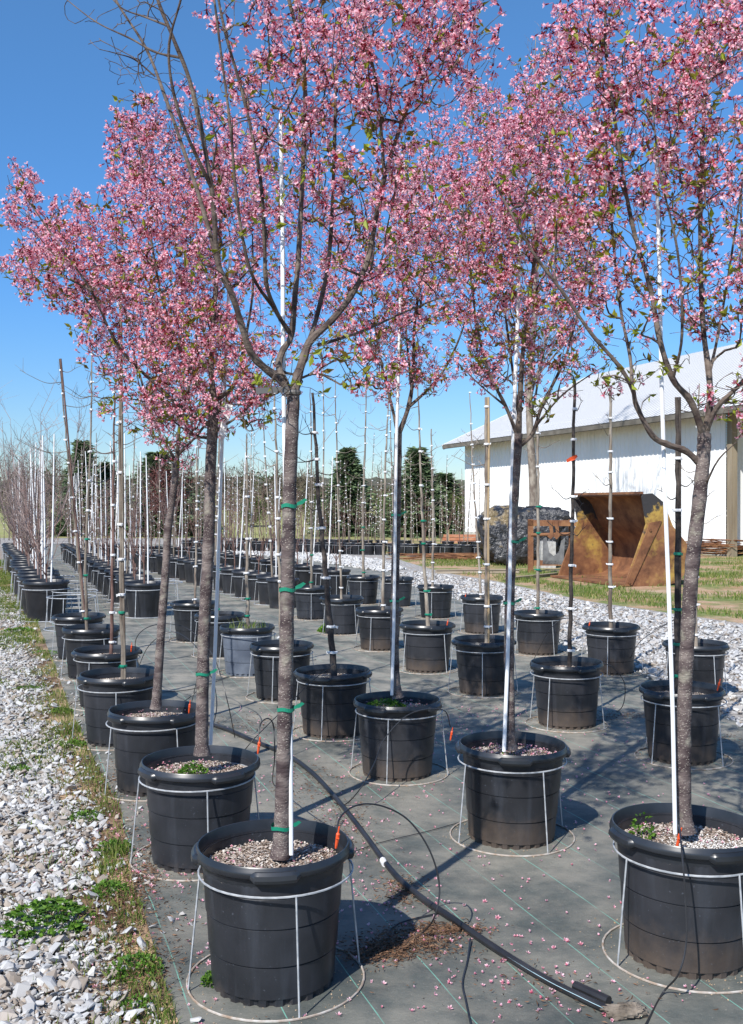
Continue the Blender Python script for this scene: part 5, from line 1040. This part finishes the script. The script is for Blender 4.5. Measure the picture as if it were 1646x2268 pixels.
# ------------------------------------------------------------------ weeds, grass, petals, debris
def weed_mb(n, r, h, ln, wr=.42, up=.4):
    b = MB(); a = rng.uniform(0, 6.28, n); q = r * np.sqrt(rng.random(n)); z = h * (1 - (q / r) ** 2) * rng.uniform(.2, 1, n) + .004; pos = np.stack([q * np.cos(a), q * np.sin(a), z], 1)
    leaf_mesh(pos, np.stack([np.cos(a), np.sin(a), np.full(n, up)], 1) + rng.normal(0, .5, (n, 3)), rng.uniform(.6, 1.2, n) * ln, b, wr); return b
def palmate_mb(nl, r, h):
    b = MB(); P_, D_, L_ = [], [], []
    for k in range(nl):
        a = rng.uniform(0, 6.28); q = r * math.sqrt(rng.random()); c = np.array([q * math.cos(a), q * math.sin(a), h * (1 - (q / r) ** 2 * .7) * rng.uniform(.6, 1)])
        for j in range(7):
            t_ = a + (j - 3) * .75; P_.append(c); D_.append([math.cos(t_), math.sin(t_), rng.normal(.05, .15)]); L_.append(.034 if j != 0 else .02)
        b.tube([(q * math.cos(a) * .3, q * math.sin(a) * .3, 0), tuple(c)], .0012, 3)
    leaf_mesh(np.array(P_), np.array(D_), np.array(L_) * rng.uniform(.8, 1.2, len(L_)), b, .24); return b
def plant(mb, loc, name, label, m=m_weed, cat='weed', group='weeds growing in and round the pots'):
    t = thing(name, label, cat, loc, 0, group); mb.build('foliage', m, t); MB().tube([(0, 0, -.01), (0, 0, .03)], .002, 4).build('stem', m, t); return t
plant(palmate_mb(75, .19, .11), G(98, 2060), 'weed_plant', 'large bright green palmate weed on the gravel at lower left')
for k, (px, py, r, h, n, lab) in enumerate([(300, 2160, .11, .05, 420, 'low green weed patch where gravel meets fabric, lower left'), (240, 1985, .09, .05, 260, 'weed patch right of the large palmate weed'), (160, 1655, .10, .03, 300, 'dark green mat weed by the fabric edge beside the fourth pot'),
    (40, 1712, .08, .03, 240, 'small green weed mat on the gravel at the left edge'), (135, 1580, .10, .03, 260, 'green weed mat left of the fourth pot'), (60, 1530, .14, .03, 260, 'weed mat on the far gravel left of the fifth pot'), (190, 1820, .10, .04, 300, 'loose weed patch beside the second pot of leftmost row'),
    (250, 1890, .10, .05, 300, 'yellow green weed patch below the second pot'), (100, 1450, .16, .04, 260, 'weed patch left of the sixth pot'), (40, 1400, .2, .04, 300, 'broad weed patch on distant left gravel'), (60, 1300, .35, .05, 300, 'long green weed strip on farthest left gravel'), (475, 2185, .045, .035, 260, 'mossy green tuft at the foot of the nearest pot'),
    (740, 1400, .22, .16, 900, 'bright green weed clump on the fabric in the middle rows'), (300, 2245, .06, .04, 120, 'small weed at bottom edge between stones')]):
    plant(weed_mb(n, r, h, .016 if r < .2 else .035), G(px, py, .012), 'weed_plant', lab)
for (ri, k), dx, dy, r, h, n, lab, ln in [((1, 2), -.08, -.02, .13, .05, 420, 'bright green weeds covering the soil of the middle cherry pot', .02), ((0, 1), -.02, -.06, .07, .05, 300, 'yellow green weed round the second trunk', .016), ((1, 0), -.16, .06, .045, .11, 60, 'small ferny green weed in the pot at lower right', .022), ((1, 1), .0, -.0, .05, .015, 10, 'few tiny weeds at the dark trunk right of centre', .012)]:
    L_ = LOC[(ri, k)]; plant(weed_mb(n, r, h, ln), (L_.x + dx, L_.y + dy, .455), 'weed_plant', lab)
def blades(pos, h, b, w_=.003):
    n = len(pos); d = rng.normal(0, .35, (n, 2)); s = rng.normal(0, 1, (n, 2)); s /= np.linalg.norm(s, axis=1)[:, None]; s = np.concatenate([s * w_, np.zeros((n, 1))], 1); top = pos + np.concatenate([d * h[:, None], h[:, None]], 1); mid = pos + np.concatenate([d * h[:, None] * .3, h[:, None] * .6], 1)
    V = np.stack([pos - s, pos + s, mid + s * .8, top, mid - s * .8], 1); b.quads(V, 0, np.repeat(rng.random(n), 5))
b = MB(); n = 110; L_ = LOC[(1, 5)]; a = rng.uniform(0, 6.28, n); q = .22 * np.sqrt(rng.random(n)); blades(np.stack([q * np.cos(a), q * np.sin(a), np.full(n, 0.)], 1), rng.uniform(.05, .17, n), b, .003)
t = thing('grass_tuft', 'tall thin grass growing in the weathered blue-grey pot', 'grass tuft', (L_.x, L_.y, .45)); b.build('blades', m_grass, t)
for k, (px, py, lab) in enumerate([(560, 1822, ''), (930, 1480, 'pale grass tuft at the foot of the fifth pot in third row'), (1215, 1605, 'small grass tuft at the foot of the third pot in third row'), (470, 1920, ''), (235, 1935, 'straw coloured grass tuft on gravel below the second pot'), (255, 1900, 'grass tuft touching the second pot stand')]):
    if not lab: continue
    b = MB(); n = 90; a = rng.uniform(0, 6.28, n); q = .07 * np.sqrt(rng.random(n)); blades(np.stack([q * np.cos(a), q * np.sin(a), 0 * a], 1), rng.uniform(.03, .10, n), b, .002); t = thing('grass_tuft', lab, 'grass tuft', G(px, py, .01)); b.build('blades', m_grass, t)
# grass strips on the clay and along the path (uncountable)
b = MB(); n = 60000; x = rng.uniform(-1, 13, n); y = rng.uniform(15, 34, n)
msk = inpoly(x, y, [tuple(G(*q)[:2]) for q in ((900, 1242), (1000, 1240), (1240, 1235), (1646, 1225), (1900, 1235), (1900, 1405), (1646, 1372), (1300, 1326), (1100, 1285), (980, 1266))])
cl = vn(x, y * .8, .55) + rng.normal(0, .13, n) > .06; x, y = x[msk & cl], y[msk & cl]; blades(np.stack([x, y, 0 * x], 1), rng.uniform(.03, .12, len(x)), b, .008)
n = 22000; y = 2.8 + 30 * rng.random(n) ** 1.3; e = edge_x(y); x = e - rng.exponential(.16, n) * (1 + y * .06); cl = vn(x, y, 1.9, 3) + rng.normal(0, .12, n) > -.02; x, y = x[cl], y[cl]; blades(np.stack([x, y, 0 * x + .006], 1), rng.uniform(.012, .055, len(x)) * (1 + y * .03), b, .0022)
n = 52000; y = 6.5 + 26 * rng.random(n); e = edge_x(y); x = e - rng.random(n) * (.371 * y + e + .6).clip(.9, 4); cl = vn(x, y * .7, 1.1, 5) + rng.normal(0, .1, n) > .22 - np.clip((y - 8) / 14, 0, 1) * .25; x, y = x[cl], y[cl]; blades(np.stack([x, y, 0 * x + .006], 1), rng.uniform(.012, .05, len(x)) * (1 + y * .03), b, .005)
n = 9000; y = 2.8 + 6 * rng.random(n); e = edge_x(y); x = e - rng.random(n) * 1.1; cl = vn(x, y, 2.6, 8) + rng.normal(0, .08, n) > .32; x, y = x[cl], y[cl]; blades(np.stack([x, y, 0 * x + .01], 1), rng.uniform(.01, .035, len(x)), b, .003)
tag(b.build('grass', m_grass), kind='stuff')
# fallen petals
def petals(x, y, z, sz):
    b = MB(); n = len(x); pos = np.stack([x, y, z], 1); d = rng.normal(0, .5, (n, 3)) + [0, 0, 1]; flower_mesh(pos, d, sz, b); return b
n = 900; pts = np.concatenate([np.stack([rng.uniform(-1.2, 2.2, n), 3 + 6 * rng.random(n)], 1), np.stack([rng.normal(0, .15, 420) + np.repeat([.05, .35, -.15, -.95, .6, -1.3], 70), rng.normal(0, .22, 420) + np.repeat([4.6, 4.15, 5.5, 4.8, 3.8, 6.2], 70)], 1), np.stack([rng.normal(-1.35, .22, 260), rng.normal(5.3, .7, 260)], 1)]); pot_c = np.array([[v.x, v.y] for v in LOC.values()])
k = np.min(np.linalg.norm(pts[:, None] - pot_c[None], axis=2), axis=1) > .26; pts = pts[k]; pts = pts[: 1400]
tag(petals(pts[:, 0], pts[:, 1], np.full(len(pts), .016), rng.uniform(.008, .015, len(pts))).build('fallen_petals', m_petal), kind='stuff')
b = MB()
for key in ((0, 0), (0, 1), (1, 1), (1, 0), (1, 2), (0, 2)):
    c = LOC[key]; n = 55 if key != (1, 1) else 170; a = rng.uniform(0, 6.28, n); q = .25 * np.sqrt(rng.random(n)); pos = np.stack([c.x + q * np.cos(a), c.y + q * np.sin(a), np.full(n, .459)], 1); flower_mesh(pos, rng.normal(0, .5, (n, 3)) + [0, 0, 1], rng.uniform(.006, .011, n), b)
tag(b.build('petals_on_mulch', m_petal), kind='stuff')
# leaf litter and bark debris along the pipe
b = MB(); cs = [(G(905, 2100), .11, .07, 1300), (G(840, 2125), .07, .05, 600), (G(985, 2070), .09, .035, 700), (G(885, 1985), .05, .10, 400), (G(760, 1830), .10, .3, 420), (G(690, 1740), .12, .25, 350), (G(1385, 1590), .3, .1, 500), (G(1640, 1640), .3, .12, 300), (G(560, 1610), .4, .18, 600), (G(250, 1870), .12, .2, 450), (G(280, 2100), .06, .3, 300), (G(300, 2230), .06, .2, 200), (G(900, 1560), .9, .5, 250), (G(1200, 2200), .2, .12, 160), (G(200, 2000), .4, .6, 1400), (G(300, 1980), .05, .35, 1500), (G(215, 1760), .10, .4, 900), (G(300, 2180), .08, .2, 800), (G(130, 1560), .3, 1.2, 800)]
for c, sx_, sy_, n in cs:
    p = np.stack([rng.normal(c.x, sx_, n), rng.normal(c.y, sy_, n), np.full(n, .016) + rng.random(n) * .012], 1); k = np.min(np.linalg.norm(p[:, None, :2] - pot_c[None], axis=2), axis=1) > .25; p = p[k]; leaf_mesh(p, rng.normal(0, 1, p.shape) * [1, 1, .15], rng.uniform(.006, .03, len(p)), b, .10)
tag(b.build('bark_litter', m_chip_d if 'm_chip_d' in globals() else mat('litter', (.05, .028, .018), (.26, .15, .09), attr='tint', rough=.95)), kind='stuff')
# coarse sand rings and dust at pot feet
n = 5200; key = rng.integers(0, len(pot_c), n); a = rng.uniform(0, 6.28, n); q = rng.normal(.315, .05, n).clip(.235, .5); x = pot_c[key][:, 0] + q * np.cos(a); y = pot_c[key][:, 1] + q * np.sin(a)
stones('sand_grit', x, y, rng.uniform(.0015, .0042, n) * (1 + .05 * y), .0125, mat('tan_grit', (.25, .17, .10), (.50, .38, .26), attr='tint', rough=.95))
m_loose = [((205, 1727), .03), ((355, 2040), .02), ((190, 1700), .012), ((150, 1610), .02), ((318, 1905), .03), ((232, 1748), .035), ((262, 1752), .03), ((340, 2085), .0)]
n = 150; y = rng.uniform(3.2, 12, n); x = edge_x(y) + rng.exponential(.10, n); stones('stray_stones', x, y, rng.uniform(.006, .028, n), .012, m_stone)
# hide nothing; drop any prototype never placed
for o in [*protos, *fprotos, stand0, fstand0, *FS, *BC, *SHR, WS, CON]:
    if not o.get('label'):
        for c in list(o.children):
            for g in list(c.children): bpy.data.objects.remove(g)
            bpy.data.objects.remove(c)
        bpy.data.objects.remove(o)
